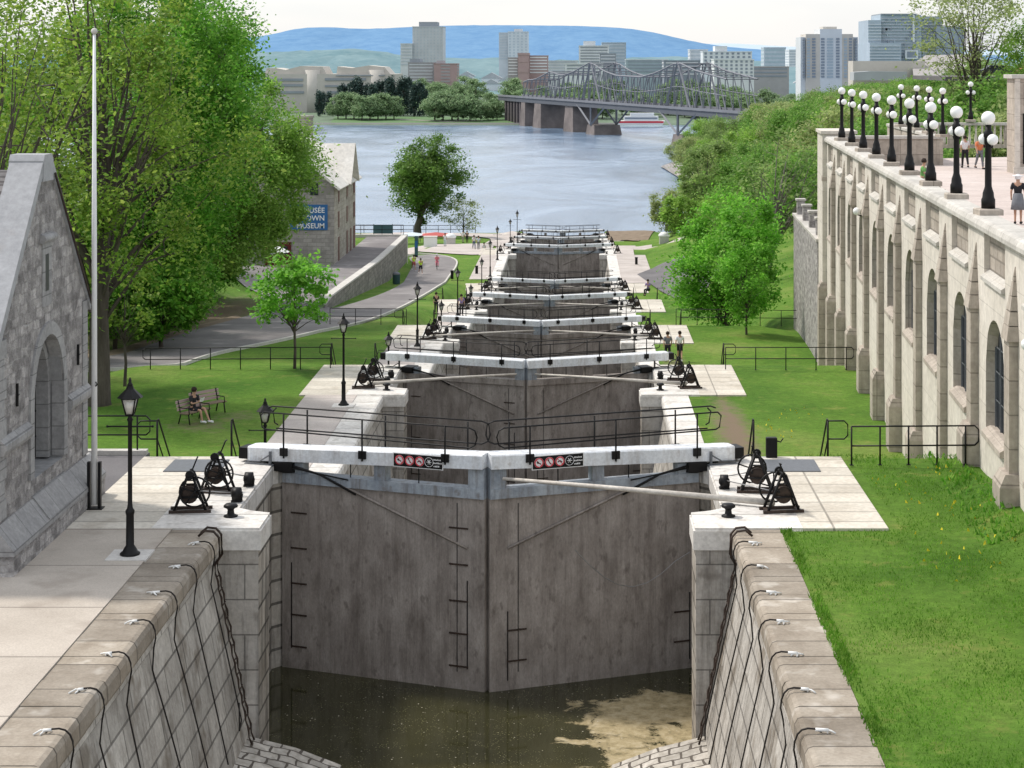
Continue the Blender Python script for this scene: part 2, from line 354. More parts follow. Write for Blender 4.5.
grid('ground_west', frange(-95, -40, 5)+frange(-40, -20.3, .9)[1:]+[-19.7]+frange(-19.7, -9.2, .75)[1:], YS, 'grass')
grid('ground_east', [4.7]+frange(5.4, 20, .75)+frange(20, 60, 2)[1:]+frange(60, 160, 10)[1:], YS, 'grass')

def resample(P, n):
    d = [0]
    for a, b in zip(P, P[1:]): d.append(d[-1]+math.hypot(b[0]-a[0], b[1]-a[1]))
    out = []; j = 0
    for i in range(n):
        t = d[-1]*i/(n-1)
        while j < len(P)-2 and d[j+1] < t: j += 1
        k = (t-d[j])/max(d[j+1]-d[j], 1e-9); out.append((P[j][0]+(P[j+1][0]-P[j][0])*k, P[j][1]+(P[j+1][1]-P[j][1])*k))
    return out
def smooth(P, it=2):
    for _ in range(it):
        Q = [P[0]]
        for a, b in zip(P, P[1:]): Q += [(a[0]*.75+b[0]*.25, a[1]*.75+b[1]*.25), (a[0]*.25+b[0]*.75, a[1]*.25+b[1]*.75)]
        P = Q+[P[-1]]
    return P
def drape(name, A, B, mat, off=.05, n=90, m=8, z=None):
    A = resample(smooth(A), n); B = resample(smooth(B), n); vs = []
    for a, b in zip(A, B):
        for k in range(m+1):
            x = a[0]+(b[0]-a[0])*k/m; y = a[1]+(b[1]-a[1])*k/m; vs.append((x, y, (h(x, y) if z is None else z)+off))
    fs = [(i*(m+1)+k, i*(m+1)+k+1, (i+1)*(m+1)+k+1, (i+1)*(m+1)+k) for i in range(n-1) for k in range(m)]
    mb = MB(); mb.add(vs, fs, True); return struct(name, mb, mat)
def kerbline(name, P, w=.18, hh=.14, mat='kerb', n=90, cat=None):
    P = resample(smooth(P), n); vs = []
    for i, (x, y) in enumerate(P):
        a = P[max(i-1, 0)]; b = P[min(i+1, n-1)]; dx, dy = b[0]-a[0], b[1]-a[1]; l = math.hypot(dx, dy) or 1; nx, ny = -dy/l*w/2, dx/l*w/2; z = h(x, y)
        vs += [(x+nx, y+ny, z-.1), (x+nx, y+ny, z+hh), (x-nx, y-ny, z+hh), (x-nx, y-ny, z-.1)]
    fs = [(i*4+k, i*4+k+1, i*4+5+k, i*4+4+k) for i in range(n-1) for k in range(3)]
    mb = MB(); mb.add(vs, fs); return struct(name, mb, mat)
KE = [(-45, 84), (-30, 86), (-23.5, 91), (-22.6, 101), (-21.8, 110), (-18.8, 117), (-16.1, 126), (-14.5, 137), (-13.8, 160), (-13.9, 200), (-13.7, 215), (-14.6, 223), (-17.4, 227.5), (-21, 230)]
drape('road', [(-45, 112), (-33, 108), (-27, 108), (-26.3, 116), (-25.4, 123.5), (-24.7, 137), (-24.3, 143)], [(-45, 84.2), (-30, 86.2), (-23.5, 91.2), (-22.6, 101), (-21.8, 110), (-18.8, 117), (-16.1, 126), (-14.9, 133)], 'asphalt', .06)
drape('lower_road', [(-24.3, 142.8), (-20.6, 144), (-18.7, 152), (-17.7, 176), (-18.3, 200), (-19.0, 218), (-21, 225)], [(-14.92, 132.8), (-14.5, 137), (-13.8, 160), (-13.9, 200), (-13.7, 215), (-14.6, 223), (-17.4, 227.4)], 'asphalt', .07, 110)
drape('museum_forecourt', [(-24.4, 143.2), (-27, 160), (-36, 172), (-36, 185.5)], [(-20.45, 144.5), (-20.35, 150), (-20.35, 170), (-20.35, 185.5)], 'asphalt', .08, 50, 12)
drape('museum_forecourt_lane', [(-24.35, 185.6), (-24.35, 216.5)], [(-20.35, 185.6), (-20.35, 216.5)], 'asphalt', .09, 40)
kerbline('kerb', KE)
drape('dirt_verge', [(-46, 113), (-33, 110), (-28, 110.5), (-27.2, 118), (-26.4, 125), (-25.6, 140)], [(-45, 111.8), (-33, 107.8), (-26.9, 107.8), (-26.2, 116), (-25.3, 123.5), (-24.6, 137)], 'dirt', .05, 60, 3)

# lawn details: blades and flowers on the nearest lawn
def blades(name, n, x0, x1, y0, y1, test, mat, size, hh, label, cat, zf=None):
    V = []; Fq = []; k = 0
    for _ in range(n):
        x = random.uniform(x0, x1); y = y0+(y1-y0)*random.random()**1.3
        if not test(x, y): continue
        z = (zf or h)(x, y); a = random.uniform(0, PI); s = size*random.uniform(.6, 1.5); q = hh*random.uniform(.5, 1.5); dx, dy = math.cos(a)*s, math.sin(a)*s
        lx, ly = random.uniform(-q, q)*.6, random.uniform(-q, q)*.6
        V += [(x-dx, y-dy, z-.01), (x+dx, y+dy, z-.01), (x+lx+dx*.2, y+ly+dy*.2, z+q), (x+lx-dx*.2, y+ly-dy*.2, z+q)]; Fq.append((k, k+1, k+2, k+3)); k += 4
    o = npmesh(name, V, Fq, mat); o['kind'] = 'stuff'; o['label'] = label; o['category'] = cat
wallx = lambda y: 7.94+.0584*y
blades('grass', 90000, 4.9, 11, 25, 66, lambda x, y: x < wallx(y)-.2 and not (43.4 < y < 51.5 and x < 7.55) and (math.sin(x*2.1+y*.7)+math.sin(x*.9-y*1.7) > random.uniform(-2, 2)), 'blade', .010, .035, 'rough green grass blades on the lawn under the terrace wall', 'grass')
blades('weeds', 1700, 8.2, 11.2, 42, 62, lambda x, y: wallx(y)-1.3 < x < wallx(y)-.25, 'leaf_green', .035, .10, 'leafy weeds and white blossom along the foot of the terrace wall', 'weeds')
blades('edge_grass', 5200, 4.72, 5.0, 24, 43.4, lambda x, y: math.sin(y*1.9)+math.sin(y*.7+2) > random.uniform(-1.6, 1.6), 'blade', .014, .07, 'ragged grass edge creeping over the coping of the terrace side wall', 'grass')
def dtest(x, y):
    if not (x < wallx(y)-.3) or (43.2 < y < 51.6 and x < 7.6): return False
    return min((x-a)**2+((y-b)*.5)**2 for a, b in ((8.6, 41), (9.3, 43), (8.4, 47.5), (8.9, 44.8), (9.8, 50), (7.7, 72), (9.3, 66), (9, 76), (8.6, 42.5))) < random.uniform(0, 1.6)
blades('dandelions', 1100, 5, 12, 38, 90, dtest, 'dandelion', .03, .05, 'yellow dandelion heads scattered over the lawn under the terrace wall', 'dandelions')

# ------------------------------------------------------------------ lock masonry
SIDE = {-1: 'museum side', 1: 'terrace side'}
ORD = ['first', 'second', 'third', 'fourth', 'fifth', 'sixth', 'seventh', 'eighth']
def P2(s, a): return XC+s*a
for i in range(8):
    y0 = 5 if i == 0 else G[i-1]+.9
    y1 = G[i]-7; l = L[i]
    for s in (-1, 1):
        t = thing('canal_wall', ('sloping stone canal wall hung with ropes on the %s of the near chamber' % SIDE[s]) if i == 0 else 'sloping stone wall with pale coping, %s, upstream of the %s lock gate' % (SIDE[s], ORD[i]), 'canal wall', (P2(s, 6.5), y0, l), group='stone walls of the lock chambers')
        o = tuple(t.location)
        mb = MB()
        seg = frange(y0, y1, 1.35 if i == 0 else 20)
        rr = random.Random(i*2+s)
        for a_, b_ in zip(seg, seg[1:]):
            j = rr.uniform(-.012, .012) if i == 0 else 0; dz = rr.uniform(-.012, .008) if i == 0 else 0
            pr = [(7.1, -.45), (5.98+j, -.45), (5.94+j, -.36), (5.95+j, -.12), (6.0+j, -.03), (6.08+j, 0+dz), (7.1, 0+dz)]
            mb.prism([(P2(s, a), l+z) for a, z in pr], 'y', a_+.008, b_-.008)
        mb.build('coping', 'coping_brown' if i == 0 else 'coping_white', t, o)
        mb = MB(); pr = [(7.09, -.452), (6.1, -.452), (5.2, -5.3), (4.7, -8.4), (7.09, -8.4)]
        mb.prism([(P2(s, a), l+z) for a, z in pr], 'y', y0, y1)
        mb.build('wall_face', 'ashlar', t, o)
        if i == 0:     # a second projecting course under the coping
            mb = MB(); mb.prism([(P2(s, a), l+z) for a, z in [(7, -.454), (6.02, -.454), (6.0, -.60), (6.08, -.66), (7, -.66)]], 'y', y0, y1); mb.build('string_course', 'ashlar', t, o)
        # gate pier with hollow for the leaf
        g = G[i]
        t = thing('gate_pier', 'tall stone gate pier, %s, holding the %s lock gate' % (SIDE[s], ORD[i]), 'gate pier', (P2(s, 6), g-7, l), group='stone piers of the lock gates')
        o = tuple(t.location)
        plan = [(8, -7), (5.1, -7), (5.1, -5.5), (5.55, -5.38), (5.9, -5.1), (5.9, -.25), (5.62, .05), (5.15, .1), (5.15, .9), (8, .9)]
        plan = [(P2(s, a), g+y) for a, y in plan]
        mb = MB(); mb.prism(plan, 'z', l-9, l-.48)
        ob = mb.build('pier_body', 'pier', t, o); ob.data.materials.append(M['pier_side'])
        for p in ob.data.polygons:
            if abs(p.normal.x) > .7: p.material_index = 1
        cap = [(7.6, -7.04), (5.04, -7.04), (5.04, -5.5), (5.52, -5.34), (5.86, -5.05), (5.86, -.25), (5.6, .02), (5.1, .1), (5.1, .93), (7.6, .93)]
        mb = MB(); mb.prism([(P2(s, a), g+y) for a, y in cap], 'z', l-.48, l-.03)
        capi = [(7.6, -7.0), (5.08, -7.0), (5.08, -5.5), (5.56, -5.3), (5.9, -5.02), (5.9, -.25), (5.62, .0), (5.14, .08), (5.14, .9), (7.6, .9)]
        mb.prism([(P2(s, a), g+y) for a, y in capi], 'z', l-.03, l+.03)
        mb.build('coping', 'coping_white', t, o)
        # slab platform around it
        mb = MB(); xa, xb = sorted((P2(s, 7.6), P2(s, 9.6)))
        if i < 5 or s < 0: mb.bbox(xa, xb, g-7.0, g+.9, l-.45, l+.03, .01); struct('lock_platform', mb, 'slab')
        if i == 0: continue
        # walkway and steps
        if s < 0 or i >= 5:
            xa, xb = sorted((P2(s, 7.1), P2(s, 9.3 if s < 0 else 10.6)))
            struct('walkway', MB().box(xa, xb, G[i-1]+4.9, g-7.0, l-.3, l+.022), 'walk')
        if L[i-1]-l > .5:
            n = 17; dz = (L[i-1]-l)/n; mb = MB(); xa, xb = sorted((P2(s, 7.15), P2(s, 9.2)))
            for k in range(n): mb.box(xa, xb, G[i-1]+.9+k*.235, G[i-1]+.9+(k+1)*.235, l-.3, L[i-1]-(k+1)*dz+.02)
            struct('stone_steps', mb, 'coping_white')
    if i: struct('canal_water', MB().add([(XC-6, G[i-1]-2, l-5.6), (XC+6, G[i-1]-2, l-5.6), (XC+6, g, l-5.6), (XC-6, g, l-5.6)], [(0, 1, 2, 3)]), 'iron')
# near pavement
xb_ = -11.9
struct('pavement', MB().box(-30, P2(-1, 7.1)-.01, 4, 43.5, -.3, .024), 'concrete')
struct('side_path', MB().box(-19, -11.91, 43.51, 52, -.3, .012), 'asphaltd')
struct('pavement_kerb', MB().box(-16, -11.93, 51.6, 51.9, -.3, .14), 'kerb')
for s in (-1, 1):
    x = (-10.2, 5.75)[s > 0]
    t = thing('hatch_cover', 'grey steel hatch plate set in the pale slabs on the %s' % SIDE[s], 'hatch', (x, 50.2, .03)); mb = MB(); mb.bbox(-.78, .72, -.75, .7, 0, .03, .01); mb.build('plate', 'steelplate', t)
# lock floor aprons in the near chamber
def cobblemat():
    m, nt, b, out = new_mat('cobble_apron')
    v = pos(nt, (1, .75, 1)); bv = nt.nodes.new('ShaderNodeTexNoise'); bv.inputs['Scale'].default_value = 1.7; nt.links.new(v, bv.inputs['Vector']); wv = nt.nodes.new('ShaderNodeVectorMath'); wv.operation = 'MULTIPLY_ADD'; wv.inputs[1].default_value = (.3, .3, 0); nt.links.new(bv.outputs['Color'], wv.inputs[0]); nt.links.new(pos(nt, (1, 1, 0)), wv.inputs[2]); bc_, bf_ = bricktex(nt, wv.outputs[0], .46, .36, .028, .8, 1.1, 1.0); vo = nt.nodes.new('ShaderNodeTexVoronoi'); vo.feature = 'DISTANCE_TO_EDGE'; vo.inputs['Scale'].default_value = 3.3; nt.links.new(v, vo.inputs['Vector'])
    v2 = nt.nodes.new('ShaderNodeTexVoronoi'); v2.inputs['Scale'].default_value = 3.3; nt.links.new(v, v2.inputs['Vector'])
    e = ramp(nt, vo.outputs['Distance'], [(.02, 0.0), (.09, 1.0)])
    c = ramp(nt, noise(nt, v, 5, 4), [(.3, (.36, .33, .28)), (.7, (.62, .58, .52))])
    c = mixc(nt, .5, c, ramp(nt, v2.outputs['Color'], [(0, .6), (1, 1.2)]), 'MULTIPLY')
    inv = nt.nodes.new('ShaderNodeMath'); inv.operation = 'SUBTRACT'; inv.inputs[0].default_value = 1; nt.links.new(bf_, inv.inputs[1]); e = inv.outputs[0]; c = mixc(nt, 1.0, c, bc_, 'MULTIPLY')
    c = mixc(nt, e, (.10, .085, .07), c); nt.links.new(c, b.inputs['Base Color']); b.inputs['Roughness'].default_value = .85
    bump(nt, b, e, .9, .06); return m
M['cobble'] = cobblemat()
for s in (-1, 1):
    mb = MB(); pr = [(5.3, -4.75), (4.2, -5.02), (3.15, -5.42), (2.8, -6.0), (5.3, -6)]
    mb.prism([(P2(s, a), z) for a, z in pr], 'y', 5, 43.3); struct('lock_floor_apron', mb, 'cobble')
# water in the near chamber
def pondmat():
    m, nt, b, out = new_mat('murky_lock_water')
    v = pos(nt)
    c = ramp(nt, noise(nt, v, .35, 3), [(.3, (.024, .024, .011)), (.7, (.050, .048, .022))])
    sep = nt.nodes.new('ShaderNodeSeparateXYZ'); nt.links.new(v, sep.inputs[0])
    mr = nt.nodes.new('ShaderNodeMapRange'); mr.inputs[1].default_value = 43.6; mr.inputs[2].default_value = 42.0; nt.links.new(sep.outputs['Y'], mr.inputs[0])
    c = mixc(nt, mr.outputs[0], c, (.085, .072, .022))
    # scum raft: lies towards the terrace side
    mr2 = nt.nodes.new('ShaderNodeMapRange'); mr2.inputs[1].default_value = -3.2; mr2.inputs[2].default_value = 1.4; mr2.inputs[3].default_value = -.35; mr2.inputs[4].default_value = .27; nt.links.new(sep.outputs['X'], mr2.inputs[0])
    ad = nt.nodes.new('ShaderNodeMath'); ad.operation = 'ADD'; nt.links.new(noise(nt, v, 1.0, 9, .70, .5), ad.inputs[0]); nt.links.new(mr2.outputs[0], ad.inputs[1])
    mr3 = nt.nodes.new('ShaderNodeMapRange'); mr3.inputs[1].default_value = 47.5; mr3.inputs[2].default_value = 49.5; mr3.inputs[3].default_value = 0; mr3.inputs[4].default_value = .3; nt.links.new(sep.outputs['Y'], mr3.inputs[0])
    sb = nt.nodes.new('ShaderNodeMath'); sb.operation = 'SUBTRACT'; nt.links.new(ad.outputs[0], sb.inputs[0]); nt.links.new(mr3.outputs[0], sb.inputs[1])
    scum = ramp(nt, sb.outputs[0], [(.61, 0.0), (.68, 1.0)])
    sc = ramp(nt, noise(nt, v, 3, 8, .8), [(.3, (.10, .085, .035)), (.5, (.36, .29, .16)), (.7, (.52, .45, .31))])
    c = mixc(nt, scum, c, sc)
    sp = nt.nodes.new('ShaderNodeTexVoronoi'); sp.inputs['Scale'].default_value = 5.5; nt.links.new(v, sp.inputs['Vector'])
    fl = mixc(nt, 1.0, ramp(nt, sp.outputs['Distance'], [(.07, 1.0), (.12, 0.0)]), ramp(nt, noise(nt, v, 1.3, 4), [(.45, 0.0), (.6, 1.0)]), 'MULTIPLY')
    sp2 = nt.nodes.new('ShaderNodeTexVoronoi'); sp2.inputs['Scale'].default_value = 15; nt.links.new(v, sp2.inputs['Vector'])
    fl2 = mixc(nt, 1.0, ramp(nt, sp2.outputs['Distance'], [(.14, .8), (.24, 0.0)]), ramp(nt, noise(nt, v, 1.8, 4), [(.42, 0.0), (.65, 1.0)]), 'MULTIPLY')
    c = mixc(nt, fl, c, (.62, .58, .48)); c = mixc(nt, fl2, c, (.30, .29, .15))
    nt.links.new(c, b.inputs['Base Color']); nt.links.new(ramp(nt, scum, [(0, .06), (1, .7)]), b.inputs['Roughness'])
    bump(nt, b, noise(nt, v, 6, 3), .05, .01); return m
M['pond'] = pondmat()
struct('canal_water.near', MB().add([(XC-5.9, 5, -5.45), (XC+5.9, 5, -5.45), (XC+5.9, 50.6, -5.45), (XC-5.9, 50.6, -5.45)], [(0, 1, 2, 3)]), 'pond').name = 'near_canal_water'

# ------------------------------------------------------------------ lock gates
LF = 5.80
def leaf(i, s, full):
    g = G[i]; sd = SIDE[s]
    t = thing('lock_gate', '%s leaf of the %s lock gate, white beam over dark timber' % (sd, ORD[i]), 'lock gate', (P2(s, 5.45), g, L[i]), (R(20.15) if s > 0 else -R(20.15)), 'lock gate leaves down the flight')
    fx = -1 if s > 0 else 1
    X = lambda a, b: sorted((a*fx, b*fx))
    def bx(mb, x0, x1, *r): a, b = X(x0, x1); return mb.box(a, b, *r)
    slope = .29 if i == 0 else 0
    zb = lambda x: .36-slope*(5.8-x)/7.55
    mb = MB(); bx(mb, -.15, LF-.01, -.14, .14, -8.2, -.42); mb.build('timber_panel', 'timber', t)
    mb = MB(); bx(mb, -.1, LF-.008, -.22, .18, -.44, -.18); mb.build('top_rail', 'greypaint' if i in (0, 5) else 'timber', t)
    mb = MB(); bx(mb, 5.35, LF-.012, -.20, .2, -.18, .34); mb.build('mitre_post', 'greypaint', t)
    mb = MB(); bx(mb, 2.62, 2.95, -.18, .15, -.18, .24); mb.build('post', 'greypaint' if i in (0, 5) else 'timber', t)
    mb = MB(); bx(mb, 0.02, .5, -.19, .16, -.18, .10); mb.build('post', 'greypaint', t)
    mb = MB(); bx(mb, -.28, .26, -.36, .34, -.12, .12); mb.lathe([(.33, -.16), (.33, -.1)], (0, 0, 0), 14); mb.tube([(-.7*fx, -.1, .02), (.1*fx, -.3, .02)], .05); mb.build('iron_collar', 'iron', t)
    # white balance beam
    mb = MB(); st = [(-1.16, .24), (-1.05, .30), (5.79, .31)]
    vs = []
    for x, w in st:
        b0 = zb(x); vs += [(x*fx, -w, b0), (x*fx, w, b0), (x*fx, w, b0+.34), (x*fx, w-.03, b0+.37), (x*fx, -w+.03, b0+.37), (x*fx, -w, b0+.34)]
    fs = [(0, 1, 2, 3, 4, 5), (12, 13, 14, 15, 16, 17)]+[(k*6+j, k*6+(j+1) % 6, k*6+6+(j+1) % 6, k*6+6+j) for k in range(2) for j in range(6)]
    mb.add(vs, fs); mb.build('balance_beam', 'whitepaint', t)
    mb = MB(); bx(mb, -1.42, -1.17, -.26, .26, zb(-1.3)+.03, zb(-1.3)+.33); mb.build('counterweight', 'iron', t)
    mb = MB(); bx(mb, -1.15, -.3, -.44, -.31, .0, .045); bx(mb, -.42, -.36, -.40, -.34, .0, .40); mb.tube([(-1.1*fx, -.4, .1), (-.7*fx, -.4, .12), (-.4*fx, -.4, .3)], .02, 5); mb.build('bracket', 'iron' if i else 'steelplate', t)
    # rails
    for yy in (-.34, .34):
        rr = MB(); r = .022 if i < 3 else .03
        zt = 1.44; zm = .98; zm2 = .80
        if yy < 0:
            rr.tube([(-.6*fx, yy, zt), (5.45*fx, yy, zt-.02), (5.6*fx, yy, zt-.08), (5.66*fx, yy, zt-.25), (5.6*fx, yy, zm), (5.45*fx, yy, zm-.08), (-.55*fx, yy, zm)], r, 5)
        else:
            rr.tube([(-.85*fx, yy, zt-.02), (-.7*fx, yy, zt+.04), (5.5*fx, yy, zt+.04), (5.70*fx, yy, zt-.02), (5.74*fx, yy, zt-.3), (5.68*fx, yy, zm-.02), (5.5*fx, yy, zm-.1), (-.6*fx, yy, zm-.1)], r, 5)
        for x in ((.0, 2.35, 4.75) if yy < 0 else (.35, 2.7, 5.1)):
            rr.tube([(x*fx, yy, zb(x)+.1), (x*fx, yy, zt)], r*1.15, 5)
            a, b = X(x-.11, x+.11); y0, y1 = sorted((yy*1.06, yy*.88)); rr.box(a, b, y0, y1, zb(x)+.16, zb(x)+.37)
        if i < 3: rr.tube([(-.6*fx, yy, zt), (-.7*fx, yy, zt-.1), (-.65*fx, yy, zm+.05), (-.55*fx, yy, zm)], r, 5)
        rr.build('handrail', 'iron', t)
    # braces and straps
    mb = MB(); mb.tube([(1.45*fx, -.2, -.3), (5.3*fx, -.17, -1.75)], .035, 4); mb.build('diagonal_brace', 'timber', t)
    mb = MB(); mb.tube([(.2*fx, -.32, .06), (1.1*fx, -.30, -.13), (2.1*fx, -.2, -.6)], .035, 5); mb.tube([(.2*fx, -.34, .0), (1.9*fx, -.26, -.22)], .02, 4); mb.build('anchor_rod', 'iron', t)
    if i < 3:
        mb = MB()
        def stp():
            q = MB(); return q
        zs = [-1.25, -2.2, -3.15, -4.0, -4.85] if s < 0 else [-3.9, -4.7]
        for z in zs:
            for (x0, x1) in ((.12, .60), (4.78, 5.32)):
                mb = MB(); bx(mb, x0, x1, -.160, -.141, z-.02, z+.02)
                for q in range(4): mb.disc(((x0+.06+q*.13)*fx, -.17, z), .02, 'y', .02, 6)
                mb.build('iron_strap', 'rust', t)
        for x in (.14, 5.30): mb = MB(); bx(mb, x-.013, x+.013, -.158, -.141, -4.9 if s < 0 else -5.2, -2.6 if s < 0 else -3.4); mb.build('iron_strip', 'iron', t)
        mb = MB()
        bx(mb, 5.0, 5.02, -.15, -.141, -5.0, -.6)
        mb.build('iron_strip', 'iron', t)
    # paddle rods
    mb = MB()
    for x in (1.9, 3.9): mb = MB(); mb.tube([(x*fx, -.12, -.2), (x*fx, -.12, zb(x))], .016, 4); mb.build('paddle_rod', 'iron', t)
    if full:
        c = 3.98*fx; w = .72; zc = zb(3.98)+.16; sg = MB(); sg.box(c-w, c+w, -.345, -.325, zc-.185, zc+.185); so = sg.build('sign', 'white', t)
        sg = MB(); sg.box(c-w+.02, c+w-.02, -.35, -.346, zc-.165, zc+.165); sg.build('sign_face', 'iron', so)
        for k in range(3):
            q = c-w+.19+k*.29; e = MB(); e.disc((q, -.353, zc), .13, 'y', .004, 20); e.build('symbol_disc', 'white', so)
            e = MB(); e.ring((q, -.357, zc), .112, .018, 'y', 20); e.tube([(q-.08, -.358, zc+.08), (q+.08, -.358, zc-.08)], .009, 4); e.build('red_ring', 'signred', so)
            e = MB()
            if k == 0: e.ball((q-.03, -.355, zc+.01), .03, 8); e.tube([(q-.03, -.356, zc), (q+.05, -.356, zc-.03)], .014, 4)
            elif k == 1: e.tube([(q-.04, -.356, zc+.05), (q, -.356, zc), (q+.03, -.356, zc-.06)], .012, 4); e.ball((q-.02, -.355, zc+.06), .018, 8)
            else: e.tube([(q-.06, -.356, zc-.02), (q, -.356, zc+.02), (q+.06, -.356, zc-.02)], .014, 4)
            e.build('symbol', 'iron', so)
        q = c-w+.19+3*.29-.02; e = MB(); e.ring((q, -.353, zc), .12, .007, 'y', 20)
        for a in (0, 60, 120): e.tube([(q-.07*math.cos(R(a)), -.354, zc-.07*math.sin(R(a))), (q+.07*math.cos(R(a)), -.354, zc+.07*math.sin(R(a)))], .010, 4)
        e.build('snow_symbol', 'white', so)
        rr = random.Random(3)
        e = MB()
        for row, ln in enumerate((.22, .23, .17)):
            x = c+w-.27; x1 = x+ln
            while x < x1:
                ww = rr.uniform(.018, .035); e.box(x, min(x+ww, x1), -.354, -.351, zc+.075-row*.085-.02, zc+.075-row*.085+rr.uniform(.008, .022)); x += ww+.012
        e.build('small_print', 'white', so)
    return t
for i in range(8):
    for s in (-1, 1): leaf(i, s, i == 0)
# slack chain on the first gate
mb = MB(); p = [at(575, 550, 48.3)]
for k in range(1, 9): t_ = k/8; p.append(at(575+115*t_, 550+36*math.sin(PI*min(t_*1.05, 1))+2*t_, 48.3+1.5*t_))
mb.tube(p, .012, 4, False); tag(mb.build('slack_chain', 'wire'), 'thin slack chain drooping across the timber of the near gate', 'chain')
# ------------------------------------------------------------------ winches, poles, bollards, rollers
def winch0():
    t = thing('winch', '', 'winch')
    mb = MB()
    for y in (-.2, .2): mb.box(-.5, .5, y-.04, y+.04, 0, .07)
    mb.box(-.42, -.34, -.16, .16, .0, .06); mb.box(.34, .42, -.16, .16, .0, .06); mb.build('base', 'rust', t)
    for y in (-.2, .2):
        mb = MB(); mb.tube([(-.38, y, .05), (-.05, y, .92)], .035, 6); mb.tube([(.38, y, .05), (.05, y, .92)], .035, 6); mb.tube([(-.25, y, .38), (.25, y, .38)], .025, 5); mb.tube([(-.13, y, .7), (.13, y, .7)], .02, 5)
        mb.ball((0, y, .93), .06, 8); mb.build('side_frame', 'iron', t)
    mb = MB(); mb.tube([(-.02, -.16, .42), (-.02, .16, .42)], .17, 12); mb.disc((-.02, -.13, .42), .21, 'y', .03); mb.disc((-.02, .13, .42), .21, 'y', .03); mb.build('drum', 'rust', t)
    mb = MB(); c = (.12, -.27, .52); mb.ring(c, .36, .025)
    for k in range(5): a = 2*PI*k/5+.3; mb.tube([c, (c[0]+.36*math.cos(a), c[1], c[2]+.36*math.sin(a))], .018, 4)
    mb.tube([(.12, -.3, .52), (.12, .22, .52)], .035, 6); mb.build('gear_wheel', 'iron', t)
    mb = MB(); mb.tube([(0, -.26, .92), (0, .3, .92)], .025, 6); mb.disc((0, -.24, .92), .11, 'y', .05, 12); mb.tube([(0, .28, .92), (.12, .28, 1.22), (.12, .42, 1.22)], .02, 5); mb.build('crank_handle', 'iron', t)
    return t
W0 = winch0(); wused = False
def winch(x, y, z, rz, label):
    global wused
    t = W0 if not wused else copy_tree(W0); wused = True
    t.location = (x, y, z); t.rotation_euler = (0, 0, rz); tag(t, label, 'winch', 'iron hand winches beside the lock gates')
for i in range(8):
    for s in (-1, 1):
        z = L[i]+.03; o = ORD[i]; sd = SIDE[s]; g = G[i]
        x1 = -9.35 if s < 0 else 4.95; x2 = -9.1 if s < 0 else 4.55
        winch(x1, g-5.35, z, 0.1 if s < 0 else PI+.15, 'black iron winch by the %s gate, %s, nearer of the pair' % (o, sd))
        if i < 5: winch(x2, g-3.3, z, -.1 if s < 0 else PI-.1, 'black iron winch by the %s gate, %s, beside the white beam' % (o, sd))
        mb = MB(); mb.lathe([(.17, 0), (.17, .03), (.09, .06), (.075, .16), (.10, .2), (.17, .23), (.17, .27), (.12, .31), (.02, .32)], (0, 0, 0), 12)
        t = thing('bollard', 'black mushroom bollard on the pale pier of the %s gate, %s' % (o, sd), 'bollard', (P2(s, 5.95), g-5.9, z), group='mushroom bollards on the gate piers'); mb.build('bollard_body', 'iron', t)
        for k, yy in enumerate((g-4.4, g-2.7) if s < 0 else (g-3.0,)):
            if i > 3: continue
            t = thing('rope_roller', 'small black rope roller on the pier edge, %s, %s gate%s' % (sd, o, (', nearer one', ', farther one')[k] if s < 0 else ''), 'roller', (P2(s, 6.08), yy, z))
            mb = MB(); mb.ball((0, 0, .19), .15, 10); mb.tube([(-.1, 0, .19), (.1, 0, .19)], .17, 10); mb.build('wheel', 'iron', t)
            mb = MB(); mb.box(-.13, .13, -.09, .09, 0, .05); mb.tube([(.1, .0, 0), (.13, 0, .2)], .03, 5); mb.build('base', 'iron', t)
        if i < 4:
            mb = MB(); mb.tube([(x1-s*.2, g-5.2, z+.45), (P2(s, 6.08), g-(4.4 if s < 0 else 3.0), z+.22)], .014, 4); mb.tube([(x2, g-3.2, z+.5), (P2(s, 6.08), g-2.7, z+.24)], .014, 4)
            tag(mb.build('winch_rope', 'wire'), 'thin steel ropes from the %s-gate winches to the pier edge, %s' % (o, sd), 'rope')
        if i < 5 and not (i == 0 and s < 0):
            xe = x1-s*.15; ym = g-2.1
            mb = MB(); mb.tube([(XC+s*.42, ym-.15, L[i]+.12), (XC+s*3, ym-1.2, L[i]+.14), (xe, g-5.1, z+.14)], [.045, .06, .085], 8)
            t = mb.build('push_pole', 'pole'); tag(t, 'long weathered pole joining the %s gate to its winch, %s' % (o, sd), 'pole', 'push poles of the lock gates')
# ------------------------------------------------------------------ handrails and fences
def fence(x0, y0, x1, y1, z0, z1, n, label, loops=(0, 0), hgt=1.05, group=None, r=.025):
    t = thing('railing', label, 'railing', (x0, y0, z0), group=group); d = Vector((x1-x0, y1-y0, z1-z0))
    for k in range(n):
        q = d*(k/(n-1)); mb = MB(); mb.tube([q, q+Vector((0, 0, hgt))], r, 6); mb.box(q.x-.05, q.x+.05, q.y-.05, q.y+.05, q.z, q.z+.02); mb.build('post', 'iron', t)
    u = d.normalized()
    for zz in (hgt, hgt*.5):
        mb = MB(); a = Vector((0, 0, zz))-u*(.25 if loops[0] else 0); b = d+Vector((0, 0, zz))+u*(.25 if loops[1] else 0); mb.tube([a, b], r*.9, 6); mb.build('rail', 'iron', t)
    for f, sg, base in ((loops[0], -1, Vector((0, 0, 0))), (loops[1], 1, d)):
        if f: mb = MB(); q = base+u*sg*.25; mb.tube([q+Vector((0, 0, hgt)), q+u*sg*.1+Vector((0, 0, hgt-.1)), q+u*sg*.1+Vector((0, 0, hgt*.5+.1)), q+Vector((0, 0, hgt*.5))], r*.9, 6); mb.build('rail_end', 'iron', t)
    return t
